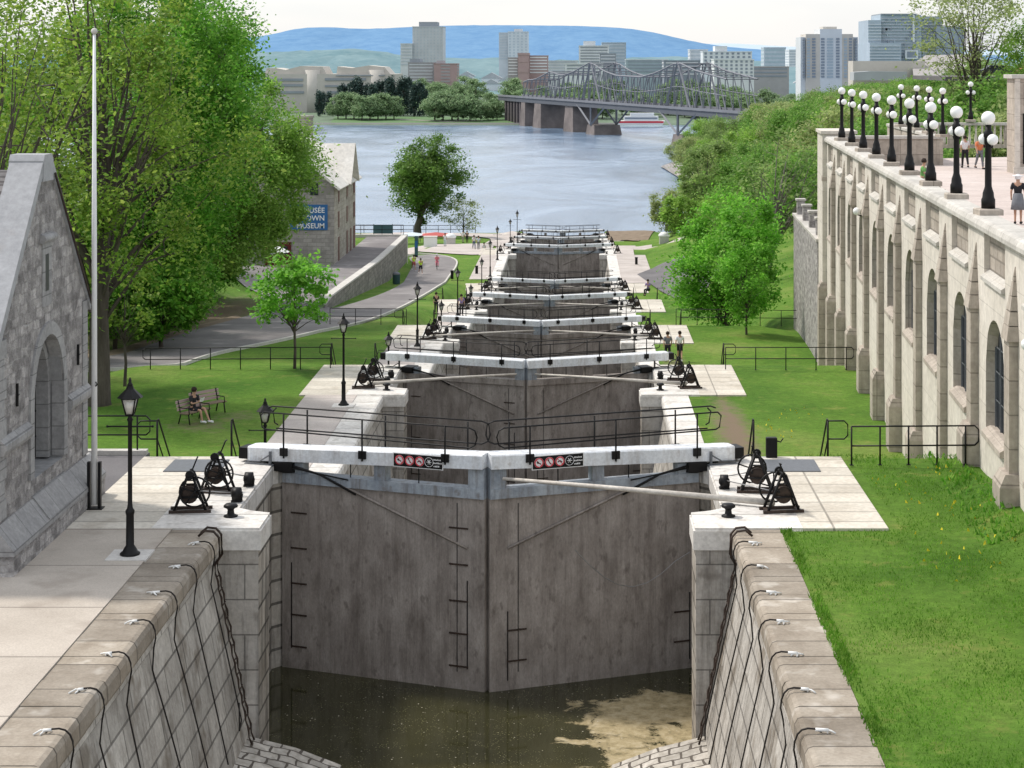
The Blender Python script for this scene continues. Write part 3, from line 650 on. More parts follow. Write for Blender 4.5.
fence(-14.6, 51.75, -12.2, 51.75, .03, .03, 3, 'black railing with a rounded end behind the grey stone building', (0, 1))
fence(7.42, 50.4, 10.5, 50.4, 0, 0.02, 5, 'black railing between the pale platform and the terrace wall, nearest', (0, 1))
fence(-19.9, 87.0, -11.5, 87.0, -3.5, -3.45, 7, 'long black railing at the top of the lawn behind the benches', (1, 0))
fence(6.9, 86.6, 12.5, 86.6, -3.4, -3.4, 5, 'black railing across the lawn, below the terrace wall windows', (0, 1))
fence(6.6, 124.2, 15.0, 124.2, -6.6, -6.7, 7, 'black railing in front of the big lime-green tree', (0, 1))
fence(-16.5, 124.6, -11.4, 124.6, -6.6, -6.65, 4, 'black railing between the lower road and the third gate')
for i in (0, 1, 2, 3):
    for s in (-1, 1):
        for k, a in enumerate((7.2, 9.25)):
            x = P2(s, a); g = G[i]+.95; z = L[i]
            t = thing('stair_handrail', 'black step handrail behind the %s gate, %s, %s the water' % (ORD[i], SIDE[s], ('nearest', 'away from')[k]), 'handrail', (x, g, z), group='handrails of the lock steps')
            mb = MB(); hh = 1.0
            mb.tube([(0, 0, 0), (0, 0, hh)], .03, 6); mb.build('post', 'iron', t); mb = MB(); mb.tube([(0, 3.9, L[i+1]-z), (0, 3.9, L[i+1]-z+.95)], .03, 6); mb.build('post', 'iron', t)
            mb = MB(); mb.tube([(0, 0, hh), (0, .15, hh+.02), (0, 3.9, L[i+1]-z+.95)], .025, 6); mb.tube([(0, 0, .5), (0, 3.9, L[i+1]-z+.45)], .02, 6)
            if k: mb.tube([(0, 0, hh), (s*.45, 0, hh), (s*.55, 0, hh-.1), (s*.55, 0, hh-.4), (s*.45, 0, hh-.5), (0, 0, hh-.5)], .022, 6)
            mb.build('rail', 'iron', t)
t = thing('control_post', 'short black metal box with a bent handle beside the hatch plate', 'control post', (5.35, 51.3, .03)); mb = MB(); mb.bbox(-.15, .15, -.1, .1, 0, .55); mb.build('box', 'iron', t); mb = MB(); mb.tube([(.14, 0, .45), (.25, 0, .42), (.32, 0, .52)], .02, 5); mb.build('handle', 'iron', t)
# ------------------------------------------------------------------ ropes and ladders on the near walls
def wallpt(s, z, lift=.03):              # a point of the battered face at height z
    a = 6.08+(z+.46)*(1.0/4.85) if z < -.46 else 5.92
    return P2(s, a-lift)
spots = {s: [(42.1-1.97*(7-k), 0) for k in range(8)] for s in (-1, 1)}
for s in (-1, 1):
    for n_, (y, q) in enumerate(spots[s]):
        sd = SIDE[s]; x = P2(s, 6.05)
        yy = {-1: (y), 1: y}[s]
        t = thing('hanging_rope', 'dark rope tied to the coping of the %s wall, %s from the gate pier' % (sd, ORD[len(spots[s])-1-n_]), 'rope', (x, yy, 0), group='safety ropes hung on the near canal walls')
        mb = MB(); dy = random.uniform(.0, .8); ln = random.uniform(4.0, 4.7)
        pts = [(P2(s, 6.3), yy, .02), (P2(s, 6.2), yy, .07), (P2(s, 6.08), yy, .08), (P2(s, 5.98), yy+.01, .05), (P2(s, 5.91), yy+.03, -.03), (P2(s, 5.87), yy+.05, -.15), (P2(s, 5.86), yy+.07, -.3), (P2(s, 5.9), yy+.08, -.5)]
        for k in range(1, 12):
            z = -.6-(ln-.6)*k/11; pts.append((wallpt(s, z), yy+.08+dy*math.sin(k/11*1.4), z))
        if n_ % 3 == 1: pts += [(pts[-1][0], pts[-1][1]-.25, pts[-1][2]-.15), (pts[-1][0], pts[-1][1]-.3, pts[-1][2]+.5)]
        mb.tube(pts, .017, 5); mb.build('rope', 'rope', t, (x, yy, 0))
        mb = MB(); cx_ = P2(s, 6.34+random.uniform(-.05, .08)); q_ = random.uniform(-.12, .12); mb.tube([(cx_-.13, yy-q_, .02), (cx_-.04, yy+.02, .05), (cx_+.04, yy-.02, .05), (cx_+.11, yy+q_, .02)], .016, 5); mb.tube([(cx_-.02, yy-.05-q_/2, .02), (cx_+.02, yy+.07, .03)], .015, 5); mb.tube([(cx_, yy, .05), (P2(s, 6.2), yy, .06)], .03, 5)
        mb.build('white_tie', 'whitetie', t, (x, yy, 0))
    t = thing('chain_ladder', 'dark iron chain ladder hanging beside the gate pier, %s' % SIDE[s], 'ladder', (P2(s, 5.9), 43, 0))
    o = tuple(t.location)
    for yy in (42.75, 43.05):
        mb = MB(); pts = [(P2(s, 6.35), yy, .03), (P2(s, 6.2), yy, .16), (P2(s, 6.0), yy, .14), (P2(s, 5.88), yy, 0), (P2(s, 5.86), yy, -.45)]
        for k in range(1, 24):
            z = -.45-4.3*k/23; pts.append((wallpt(s, z, .05+.02*(k % 2)), yy+(.02 if k % 2 else -.02), z))
        mb.tube(pts, [.03]*5+[.016 if k % 2 else .028 for k in range(23)], 5); mb.build('side_chain', 'rust', t, o)
    for k in range(13):
        z = -.6-.32*k; mb = MB(); mb.tube([(wallpt(s, z, .06), 42.72, z), (wallpt(s, z, .06), 43.08, z)], .016, 5); mb.build('rung', 'rust', t, o)
# ------------------------------------------------------------------ lamps
def lantern0():
    t = thing('lantern_post', '', 'lamp post')
    mb = MB(); mb.box(-.45, .45, -.45, .45, -.02, .025); mb.build('footing', 'coping_white', t)
    mb = MB(); mb.lathe([(.22, .025), (.22, .07), (.17, .1), (.13, .18), (.09, .24), (.085, .9), (.10, .95), (.10, 1.0), (.065, 1.05), (.05, 1.15), (.045, 2.95), (.07, 3.0), (.04, 3.06), (.06, 3.12)], n=10); mb.build('post', 'iron', t)
    mb = MB(); mb.tube([(-.5, 0, 2.85), (.5, 0, 2.85)], .018, 6); mb.ball((-.5, 0, 2.85), .03, 6); mb.ball((.5, 0, 2.85), .03, 6); mb.build('ladder_arm', 'iron', t)
    mb = MB(); mb.lathe([(.10, 3.12), (.20, 3.46)], n=4); g = mb.build('glass', 'glassl', t)
    mb = MB()
    for k in range(4):
        a = PI/4+k*PI/2; mb.tube([(.11*math.cos(a), .11*math.sin(a), 3.12), (.215*math.cos(a), .215*math.sin(a), 3.48)], .016, 4)
    mb.lathe([(.12, 3.10), (.12, 3.13)], n=4); mb.lathe([(.23, 3.46), (.24, 3.49)], n=4)
    mb.lathe([(.29, 3.49), (.22, 3.56), (.09, 3.68), (.07, 3.74)], n=8, smooth=False); mb.lathe([(.05, 3.72), (.065, 3.77), (.03, 3.82), (.035, 3.86), (.01, 3.93)], n=8); mb.build('lantern_frame', 'iron', t)
    return t
LP0 = lantern0(); first = True
lps = [(-9.85, 41.1, 0, 1, 'beside the grey stone building, at the near pavement'), (-9.8, 58.6, L[1], .95, 'just behind the white beam of the near gate'), (-9.7, 77.5, L[1], .98, 'in front of the second gate winches'),
       (-9.75, 96.5, L[2], .9, 'short-looking, just past the second gate'), (-9.8, 114.5, L[2], 1.02, 'standing before the third gate winches'), (-9.6, 132, L[3], .92, 'just past the third gate'), (-9.6, 150, L[3], 1.0, 'before the fourth gate winches'),
       (-9.5, 167, L[4], .9, 'just past the fourth gate'), (-9.5, 186, L[4], 1, 'before the fifth gate winches'), (-9.45, 203, L[5], 1.05, 'on the wide walkway past the fifth gate'), (-9.4, 220, L[5], 1.05, 'before the sixth gate, by the walkers'),
       (-8.8, 246, L[5]-.8, .9, 'past the sixth gate, against the river'), (-8.4, 262, L[6], 1.35, 'tall, beside the seventh gate, against the river')]
for x, y, z, sc, lb in lps:
    t = LP0 if first else copy_tree(LP0); first = False
    t.location = (x, y, z+.02); t.scale = (1, 1, sc); tag(t, 'black lantern post '+lb, 'lamp post', 'lantern posts along the lock walkway')
# flagpole
t = thing('flagpole', 'tall thin white flagpole with a gold ball beside the grey stone building', 'flagpole', (-11.75, 45.4, .02))
mb = MB(); mb.tube([(0, 0, .1), (0, 0, 7), (0, 0, 11.55)], [.075, .06, .035], 10); mb.build('pole', 'white', t)
mb = MB(); mb.ball((0, 0, 11.63), .08, 12); mb.build('finial', 'kerb', t)
mb = MB()
for dx in (-.13, .13): mb.box(dx-.035, dx+.035, -.06, .06, 0, 1.15)
mb.box(-.22, .22, -.16, .16, 0, .03); mb.build('pole_bracket', 'iron', t)
mb = MB(); mb.tube([(.05, -.06, 3), (.09, -.08, 3.05), (.05, -.06, 3.1)], .02, 5); mb.build('cleat', 'iron', t)

# ------------------------------------------------------------------ wall with an arched opening (u along, d depth, z up)
def arch_wall(mb, tf, u0, u1, z0, z1f, op, depth, thick=None, seg=10, rmb=None):
    """op=(uc,w,sill,spring,rise)"""
    uc, w, sill, spring, rise = op; a, b = uc-w/2, uc+w/2
    if not callable(z1f): zc = z1f; z1f = lambda u: zc
    def q(pts): mb.add([tf(*p) for p in pts], [tuple(range(len(pts)))])
    def strip(ua, ub, zlo_a, zlo_b):
        q([(ua, 0, zlo_a), (ub, 0, zlo_b), (ub, 0, z1f(ub)), (ua, 0, z1f(ua))])
    for ua, ub in ((u0, a), (b, u1)):
        n = 3
        for k in range(n): strip(ua+(ub-ua)*k/n, ua+(ub-ua)*(k+1)/n, z0, z0)
    q([(a, 0, z0), (b, 0, z0), (b, 0, sill), (a, 0, sill)])
    prof = []
    for k in range(seg+1):
        t_ = k/seg; u = a+w*t_; c = (t_-.5)*2; z = spring+rise*math.sqrt(max(0, 1-c*c)); prof.append((u, z))
    for (ua, za), (ub, zb_) in zip(prof, prof[1:]): strip(ua, ub, za, zb_)
    out = [(a, sill)]+prof+[(b, sill)]; k_ = thick or 1.0
    S = lambda u, z: (uc+(u-uc)*k_, depth, sill+(z-sill)*(1-(1-k_)*.45))
    if rmb is not None: q = lambda pts: rmb.add([tf(*p) for p in pts], [tuple(range(len(pts)))])
    for (ua, za), (ub, zb_) in zip(out, out[1:]): q([(ua, 0, za), (ub, 0, zb_), S(ub, zb_), S(ua, za)])
    q([(a, 0, sill), (b, 0, sill), S(b, sill), S(a, sill)])
    return out
def arch_pane(mb, tf, op, d, seg=10):
    uc, w, sill, spring, rise = op; a = uc-w/2
    pts = [(a, d, sill)]+[(a+w*k/seg, d, spring+rise*math.sqrt(max(0, 1-((k/seg-.5)*2)**2))) for k in range(seg+1)]+[(a+w, d, sill)]
    mb.add([tf(*p) for p in pts], [tuple(range(len(pts)))])

# ------------------------------------------------------------------ grey stone building beside the near pavement
bx0 = -12.3; yA, yB = 39.7, 46.75; ym = 43.2; zE, zA = 4.95, 8.75
t = thing('stone_building', 'grey rubble-stone gabled building with a tall arched window beside the near pavement', 'building', (bx0, ym, 0)); o = tuple(t.location)
tf = lambda u, d, z: (bx0-d, u, z)
ztop = lambda u: zE+(zA-zE)*(1-abs(u-ym)/(ym-yA)) if u < ym else zE+(zA-zE)*(1-abs(u-ym)/(yB-ym))
RV = MB(); WOP = (43.35, 2.5, 1.45, 3.15, 1.45)
mb = MB()
# wall strips denser near the apex
arch_wall(mb, tf, yA, yB, .0, lambda u: min(ztop(u), 4.9), WOP, .64, rmb=RV); RV.build('window_reveal', 'panel', t, o)
for ua, ub in zip(frange(yA, yB, .5)[:-1], frange(yA, yB, .5)[1:]): pass
mb.add([(bx0, yA, 4.9), (bx0, yB, 4.9), (bx0, yB, zE), (bx0, ym, zA), (bx0, yA, zE)], [(0, 1, 2, 3, 4)])
ob = mb.build('gable_wall', 'rubble', t, o)
for ya_ in (yA, yB-.6): mb = MB(); mb.box(-30, bx0-.01, ya_, ya_+.6, 0, zE); mb.build('side_wall', 'rubblef', t, o)
# dressed arch surround, stepped
for k, (dw, dd, ww) in enumerate(((-.03, -.05, .30), (-.22, .28, .17))):
    mb = MB(); uc, w, sill, spring, rise = WOP; ra = w/2+dw; rb = ra+ww; n = 16
    ov = []; iv = []
    for rad, rz_, lst in ((ra, rise+dw, iv), (rb, rise+dw+ww, ov)):
        lst.append((uc-rad, sill+.05)); 
        for q in range(n+1): a = PI-PI*q/n; lst.append((uc+rad*math.cos(a), spring+rz_*math.sin(a)))
        lst.append((uc+rad, sill+.05))
    for q in range(len(iv)-1):
        a_, b_, c_, d_ = iv[q], iv[q+1], ov[q+1], ov[q]
        f = [tf(a_[0], dd, a_[1]), tf(b_[0], dd, b_[1]), tf(c_[0], dd, c_[1]), tf(d_[0], dd, d_[1])]
        bk = [tf(a_[0], dd+.3, a_[1]), tf(b_[0], dd+.3, b_[1]), tf(c_[0], dd+.3, c_[1]), tf(d_[0], dd+.3, d_[1])]
        mb.add(f+bk, [(0, 1, 2, 3), (0, 1, 5, 4), (2, 3, 7, 6)])
    mb.build('arch_surround', 'cutstone', t, o)
win = MB(); arch_pane(win, tf, WOP, .62); wo = win.build('window', 'panel', t, o)
mb = MB()
for u in (42.7, 43.35, 44.0): mb.box(bx0-.60, bx0-.56, u-.015, u+.015, 1.5, 4.0)
for z in (2.0, 2.6, 3.2): mb.box(bx0-.605, bx0-.565, 42.3, 44.4, z-.01, z+.01)
mb.build('window_bars', 'iron', wo, o)
mb = MB(); mb.prism([(bx0-.8, 1.50), (bx0+.02, 1.10), (bx0+.06, 1.0), (bx0-.8, 1.0)], 'y', 42.05, 44.65); mb.prism([(bx0+.05, 1.08), (bx0+.42, .60), (bx0+.0, .55)], 'y', 42.05, 44.65); mb.build('window_sill', 'cutstone', t, o)
mb = MB(); mb.prism([(bx0-.1, 1.05), (bx0+.03, 1.05), (bx0+.42, .55), (bx0+.42, .45), (bx0-.1, .45)], 'y', yA-.35, yB+.3); mb.prism([(yA+.05, 1.05), (yA-.03, 1.05), (yA-.35, .55), (yA-.35, .45), (yA+.05, .45)], 'x', -30, bx0+.02)
mb.build('plinth_coping', 'cutstone', t, o)
mb = MB(); mb.box(bx0-.1, bx0+.40, yA-.33, yB+.28, 0, .448); mb.build('plinth', 'rubble', t, o); mb = MB(); mb.box(-30, bx0-.12, yA-.33, yA+.02, 0, .448); mb.build('plinth', 'rubblef', t, o)
for a_, b_ in ((yA-.02, 41.75), (44.95, yB+.06)):
    mb = MB(); mb.prism([(bx0-.1, 2.5), (bx0+.10, 2.5), (bx0+.15, 2.6), (bx0+.15, 2.72), (bx0+.02, 2.85), (bx0-.1, 2.85)], 'y', a_, b_); mb.build('string_course', 'cutstone', t, o)
mb = MB(); mb.box(-30, bx0, yA-.12, yA-.01, 2.52, 2.82); mb.build('string_course', 'cutstone', t, o)
for y in (yA, yB): 
    mb = MB(); yy = (yA-.03, yA+.42) if y == yA else (yB-.4, yB+.03)
    for k in range(9): 
        dz = 1.1+k*.43; 
        if dz > 4.7: break
        mb.box(bx0-.2, bx0+.03, yy[0], yy[1]-(.14 if k % 2 and y == yA else 0), dz, dz+.415)
    mb.build('quoin_stones', 'cutstone', t, o)
mb = MB(); mb.box(bx0-.3, bx0+.04, 42.75, 43.65, 6.72, 6.95); mb.tube([(bx0+.05, 42.7, 6.83), (bx0+.05, 43.7, 6.83)], .10, 8); mb.build('hood_moulding', 'cutstone', t, o)
mb = MB(); mb.box(bx0-.3, bx0+.02, 42.85, 43.6, 5.25, 6.718); mb.build('slot_surround', 'cutstone', t, o)
mb = MB(); mb.box(bx0-.3, bx0+.026, 43.1, 43.36, 5.6, 6.45); mb.build('slot_window', 'glass', t, o)
for y_, sg in ((yA, 1), (yB, -1)):       # raking copings
    e = (zA-zE)/(ym-yA) if y_ == yA else (zA-zE)/(yB-ym)
    mb = MB(); y2 = ym-sg*.42; z2 = zE+e*abs(y2-y_)
    mb.prism([(y_-sg*.25, zE-.25*e-.02), (y2, z2-.02), (y2, z2+.30), (y_-sg*.25, zE-.25*e+.30)], 'x', bx0-.72, bx0+.05); mb.build('raking_coping', 'lead', t, o)
mb = MB(); mb.prism([(ym-.41, zA-.6), (ym+.41, zA-.6), (ym+.41, zA-.12), (ym+.3, zA+.02), (ym-.3, zA+.02), (ym-.41, zA-.12)], 'x', bx0-.74, bx0+.06); mb.build('apex_stone', 'lead', t, o)
mb = MB(); mb.tube([(bx0+.09, ym+.45, zA-.45), (bx0+.09, yB+.2, zE-.12)], .03, 5); mb.build('gutter_pipe', 'rust', t, o)
mb = MB(); zr = zA-.35
mb.add([(-30, yA-.2, zE-.35), (bx0-.7, yA-.2, zE-.35), (bx0-.7, ym, zr), (-30, ym, zr)], [(0, 1, 2, 3)]); mb.add([(-30, yB+.2, zE-.35), (bx0-.7, yB+.2, zE-.35), (bx0-.7, ym, zr), (-30, ym, zr)], [(0, 1, 2, 3)]); mb.build('roof', 'shingle', t, o)
for y, z in ((40.9, 3.6), (45.9, 3.7)): 
    mb = MB(); mb.box(bx0, bx0+.05, y-.03, y+.03, z-.25, z+.25); mb.tube([(bx0+.05, y-.06, z), (bx0+.05, y+.06, z)], .02, 4); mb.build('wall_tie', 'iron', t, o)

# ------------------------------------------------------------------ terrace building on the right
DN = math.hypot(.0584, 1); ux, uy = .0584/DN, 1/DN
def tw(u, d, z):      # u = y on the wall line, d into the building
    return (7.94+.0584*u+d*uy, u-d*ux, z)
B0, PITCH, ZC = 44.9, 6.05, 6.7
RW = MB()
t = thing('terrace_building', 'long pale limestone terrace wall with pyramid-topped buttresses and tall arched windows', 'building', (11.5, 75, 0)); o = tuple(t.location)
NB = 11
bays = [B0-PITCH*2+PITCH*k for k in range(NB+3)]
wall = MB(); seg_end = 109.0
for k, u in enumerate(bays):
    u1 = u+PITCH
    if u1 > seg_end+1: break
    op = (u+PITCH/2-.02, 2.9, 1.25, 3.0, 1.25); opi = (op[0], 2.9*.95, 1.25, 3.0-.02, 1.25*.98)
    zb_ = lerp_tab(STEP, u)-1.5 if u > 50 else -.5
    arch_wall(wall, tw, u, u1, zb_-3, 4.95, op, .27, .93, rmb=RW); RW.build('window_reveal', 'limestone_d', t, o); RW = MB()  # shade inside the arches painted as a darker stone colour
    # attic zone with recessed panel
    pa, pb, pz0, pz1 = u+1.5, u+PITCH-1.3, 5.3, 6.35
    for (a_, b_, c_, d_) in ((u, pa, 4.95, 6.45), (pb, u1, 4.95, 6.45), (pa, pb, 4.95, pz0), (pa, pb, pz1, 6.45)):
        wall.add([tw(a_, 0, c_), tw(b_, 0, c_), tw(b_, 0, d_), tw(a_, 0, d_)], [(0, 1, 2, 3)])
    for (a_, c_), (b_, d_) in (((pa, pz0), (pa, pz1)), ((pb, pz0), (pb, pz1)), ((pa, pz1), (pb, pz1))):
        wall.add([tw(a_, 0, c_), tw(b_, 0, d_), tw(b_, .16, d_), tw(a_, .16, c_)], [(0, 1, 2, 3)])
    mb = MB(); mb.add([tw(pa, .15, pz0), tw(pb, .15, pz0), tw(pb, .15, pz1), tw(pa, .15, pz1)], [(0, 1, 2, 3)])
    n = 0
    for q in range(n):
        a_ = pa+.1+(pb-pa-.2)*q/n; b_ = a_+(pb-pa-.2)/n-.16
        mb.add([tw(a_, .22, pz0+.1), tw(b_, .22, pz0+.1), tw(b_, .22, pz1-.1), tw(a_, .22, pz1-.1), tw(a_, .4, pz0+.1), tw(b_, .4, pz0+.1), tw(b_, .4, pz1-.1), tw(a_, .4, pz1-.1)], [(0, 1, 2, 3), (0, 3, 7, 4), (1, 2, 6, 5), (3, 2, 6, 7)])
    mb.build('attic_panel', 'carved', t, o)
    mb = MB(); mb.add([tw(pa, -.10, pz0-.08), tw(pb, -.10, pz0-.08), tw(pb, .14, pz0+.08), tw(pa, .14, pz0+.08), tw(pa, -.10, pz0-.18), tw(pb, -.10, pz0-.18), tw(pb, 0, pz0-.18), tw(pa, 0, pz0-.18)], [(0, 1, 2, 3), (0, 1, 5, 4), (4, 5, 6, 7), (0, 3, 7, 4), (1, 2, 6, 5)]); mb.build('panel_sill', 'coping_l', t, o)
    # window
    fr = MB(); wv = MB(); arch_pane(wv, tw, opi, .265)
    wo = wv.build('window', 'glass', t, o)
    for du in (-1.25, -.45, .40, 1.2): fr.add([tw(op[0]+du, .20, 1.27), tw(op[0]+du+.05, .20, 1.27), tw(op[0]+du+.05, .20, 3.4 if abs(du) > .5 else 4.2), tw(op[0]+du, .20, 3.4 if abs(du) > .5 else 4.2), tw(op[0]+du, .262, 1.27), tw(op[0]+du+.05, .262, 1.27), tw(op[0]+du+.05, .262, 3.4 if abs(du) > .5 else 4.2), tw(op[0]+du, .262, 3.4 if abs(du) > .5 else 4.2)], [(0, 1, 2, 3), (0, 3, 7, 4), (1, 2, 6, 5)])
    for z in (2.0, 2.75, 3.4): fr.add([tw(op[0]-1.3, .22, z), tw(op[0]+1.3, .22, z), tw(op[0]+1.3, .22, z+.04), tw(op[0]-1.3, .22, z+.04)], [(0, 1, 2, 3)])
    fr.build('glazing_bars', 'steelplate', wo, o)
    mb = MB(); sp = [(-.12, 1.02), (-.12, 1.16), (.1, 1.30), (.25, 1.30), (.25, 1.02)]
    a_, b_ = op[0]-1.44, op[0]+1.44; n = len(sp)
    mb.add([tw(a_, d, z) for d, z in sp]+[tw(b_, d, z) for d, z in sp], [tuple(range(n)), tuple(range(n, 2*n))]+[(i_, (i_+1) % n, n+(i_+1) % n, n+i_) for i_ in range(n)]); mb.build('window_sill', 'limestone_d', t, o)
wall.build('facade', 'limestone', t, o)
def wbox(mb, u0, u1, d0, d1, z0, z1, top=None):
    p = [(u0, d0), (u1, d0), (u1, d1), (u0, d1)]
    q = p if top is None else top
    v = [tw(a, b, z0) for a, b in p]+[tw(a, b, z1) for a, b in q]
    mb.add(v, [(0, 3, 2, 1), (4, 5, 6, 7), (0, 1, 5, 4), (1, 2, 6, 5), (2, 3, 7, 6), (3, 0, 4, 7)])
for k, u in enumerate(bays):
    if u > seg_end: break
    gz = min(h(tw(u, -.5, 0)[0], u), h(tw(u, 0, 0)[0], u+1))-.4
    mb = MB(); wbox(mb, u-.37, u+.37, -.22, .01, gz, 4.25)
    low = 1.0 if u < 54 else -1.55
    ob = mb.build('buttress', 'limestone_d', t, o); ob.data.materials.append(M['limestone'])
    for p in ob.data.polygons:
        if p.normal.x < -.7: p.material_index = 1  # canal-facing side takes the lit stone tone, the rest the shaded one
    mb = MB(); zz = 4.22; w0 = .46
    for q in range(5):
        f0 = 1-q/5; f1 = 1-(q+1)/5; ww0 = .44*f0; ww1 = .44*f1+(.02 if q < 4 else 0); dd0 = -.27*f0-.02; dd1 = -.27*f1-.02
        wbox(mb, u-ww0, u+ww0, dd0, .012, zz+q*.35+(.02 if q else 0), zz+(q+1)*.35, [(u-ww1, dd1), (u+ww1, dd1), (u+ww1, .012), (u-ww1, .012)])
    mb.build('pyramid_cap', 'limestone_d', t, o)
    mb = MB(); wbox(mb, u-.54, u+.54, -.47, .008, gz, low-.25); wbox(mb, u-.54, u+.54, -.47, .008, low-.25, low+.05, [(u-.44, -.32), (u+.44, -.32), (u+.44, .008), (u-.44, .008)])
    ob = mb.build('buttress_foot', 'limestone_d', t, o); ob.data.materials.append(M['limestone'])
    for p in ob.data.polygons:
        if p.normal.x < -.7: p.material_index = 1  # foot painted with the same lit and shaded tones by side
mb = MB()
prof = [(-.16, 6.45), (-.16, 6.56), (-.10, 6.68), (.0, 6.72), (.55, 6.72), (.60, 6.66), (.60, 6.45)]
a_, b_ = bays[0], seg_end+.3; n = len(prof)
mb.add([tw(a_, d, z) for d, z in prof]+[tw(b_, d, z) for d, z in prof], [tuple(range(n)), tuple(range(n, 2*n))]+[(i_, (i_+1) % n, n+(i_+1) % n, n+i_) for i_ in range(n)]); mb.build('parapet_coping', 'coping_l', t, o)
mb = MB(); wbox(mb, a_, b_, .45, .58, 4.9, 6.45); mb.build('parapet', 'limestone', t, o)
mb = MB(); wbox(mb, 105, seg_end, -.25, 1.6, -9, 6.85); wbox(mb, 104.9, seg_end+.1, -.35, 1.7, 6.85, 7.02); mb.build('corner_tower', 'limestone', t, o)
mb = MB(); v = [tw(a_, .58, 5.15), tw(seg_end, .58, 5.15), (75, 130, 5.15), (75, a_, 5.15)]; mb.add(v+[(x, y, z-.4) for x, y, z in v], [(0, 1, 2, 3), (4, 5, 6, 7), (0, 1, 5, 4), (1, 2, 6, 5)]); mb.build('terrace_floor', 'terrace', t, o)
# back of the building so it stands as a mass
mb = MB(); v = [tw(seg_end, 1.5, -10), (75, 130, -10), (75, 130, 4.7), tw(seg_end, 1.5, 4.7)]; mb.add(v, [(0, 1, 2, 3)]); mb.build('end_wall', 'limestone', t, o)
for u, z, d in ((40.9, 4.7, -.45), (81.2, 4.4, -.5)):
    q = tw(u, d, z); tl = thing('wall_lamp', 'small white globe lamp bracketed on the terrace wall, the %s one' % ('low near' if u < 50 else 'high farther'), 'wall lamp', q); mb = MB(); mb.ball((0, 0, 0), .14 if u < 50 else .17, 12); mb.build('globe', 'globe', tl); mb = MB(); mb.tube([(0, 0, -.14), (.2, 0, -.2), (.5, 0, -.1)], .03, 5); mb.build('bracket', 'iron', tl)
# parapet lamps
def glamp0():
    t = thing('globe_lamp', '', 'terrace lamp')
    mb = MB(); mb.bbox(-.33, .33, -.33, .33, 0, .17, .03); mb.build('stone_block', 'limestone_d', t)
    mb = MB(); mb.lathe([(.19, .17), (.19, .42), (.16, .48), (.15, .6), (.11, .72), (.095, .78), (.085, 1.9), (.11, 1.95), (.11, 2.1), (.13, 2.15), (.13, 2.26), (.09, 2.3), (.08, 2.5)], n=12); mb.build('post', 'iron', t)
    mb = MB()
    for k in range(2):
        a = R(-70+180*k); mb.tube([(0, 0, 1.92), (.18*math.cos(a), .18*math.sin(a), 1.84), (.2*math.cos(a), .2*math.sin(a), 1.95)], .025, 5)
    mb.build('bracket', 'iron', t)
    mb = MB(); mb.ball((0, 0, 2.64), .195, 16); mb.build('globe', 'globe', t)
    for k in range(2):
        a = R(-70+180*k); mb = MB(); mb.ball((.2*math.cos(a), .2*math.sin(a), 2.06), .155, 14); mb.build('globe', 'globe', t)
    return t
g0 = glamp0(); fst = True
def glamp(x, y, z, lb, sc=1, rz=0):
    global fst
    t = g0 if fst else copy_tree(g0); fst = False
    t.location = (x, y, z); t.scale = (sc, sc, sc); t.rotation_euler = (0, 0, rz); tag(t, lb, 'terrace lamp', 'white-globed lamps on the terrace parapet')
nm = ['beside the woman in the floral dress', 'nearest one whole in view', 'next behind the nearest', 'third back from the near end', 'by the person in green', 'fifth back from the near end', 'sixth back from the near end', 'seventh back from the near end', 'eighth back from the near end', 'last one, at the far corner tower']
for k, n_ in enumerate(nm):
    if k == 0: continue
    u = 45.1+6.0*k; q = tw(u, .34, 6.72); glamp(q[0], q[1], q[2], 'black globe lamp on the terrace parapet, '+n_, 1, random.uniform(-.2, .2))
for k, (x, y) in enumerate(((20.5, 118), (20.4, 112), (20.2, 107), (20.0, 102))): glamp(x, y, 6.8, 'black globe lamp along the inner stair parapet, %s' % ['farthest of four', 'third of four', 'second of four', 'nearest of four'][k], .95, .3)
glamp(26.3, 124.6, 6.9, 'black globe lamp with widely spread arms on the far balustrade', .95, 1.2)

def parapet(name, x0, y0, x1, y1, z0, z1, lb, bal=True, th=.35):
    t = thing(name, lb, 'parapet', (x0, y0, z0)); d = Vector((x1-x0, y1-y0, 0)); ln = d.length; t.rotation_euler = (0, 0, math.atan2(d.y, d.x)); hh = z1-z0
    mb = MB(); mb.bbox(0, ln, -th/2-.06, th/2+.06, hh-.18, hh, .03); mb.build('coping', 'coping_l', t)
    mb = MB(); mb.box(0, ln, -th/2, th/2, 0, .25 if bal else hh-.18); mb.build('base', 'limestone_d', t)
    if bal:
        n = int(ln/.42)
        for k in range(n):
            if k % 9 == 0: mb = MB(); mb.box(k*.42, k*.42+.4, -th/2, th/2, .25, hh-.18); mb.build('pier', 'limestone_d', t)
            else: mb = MB(); mb.lathe([(.08, .25), (.12, .45), (.06, hh*.6), (.09, hh-.18)], (k*.42+.2, 0, 0), 6); mb.build('baluster', 'limestone', t)
    return t
parapet('stone_parapet', 15.4, 104, 20.2, 104.0, 5.15, 6.8, 'solid stone parapet across the terrace behind the far lamps', False)
parapet('stone_parapet', 20.2, 103.8, 20.9, 124.6, 5.15, 6.8, 'stone parapet with four lamps beside the terrace stair', False)
parapet('stone_balustrade', 21, 124.6, 46, 124.9, 5.15, 6.85, 'far stone balustrade at the back of the terrace')
t = thing('pavilion', 'pale stone pavilion with dark louvred vents at the right edge of the terrace', 'pavilion', (22.5, 96, 5.15))
mb = MB(); mb.box(0, 8, 0, 1.6, 0, 4.9); mb.build('walls', 'limestone_d', t)
mb = MB(); mb.bbox(-.15, 8.1, -.15, 1.75, 4.9, 5.1); mb.build('roof', 'coping_l', t)
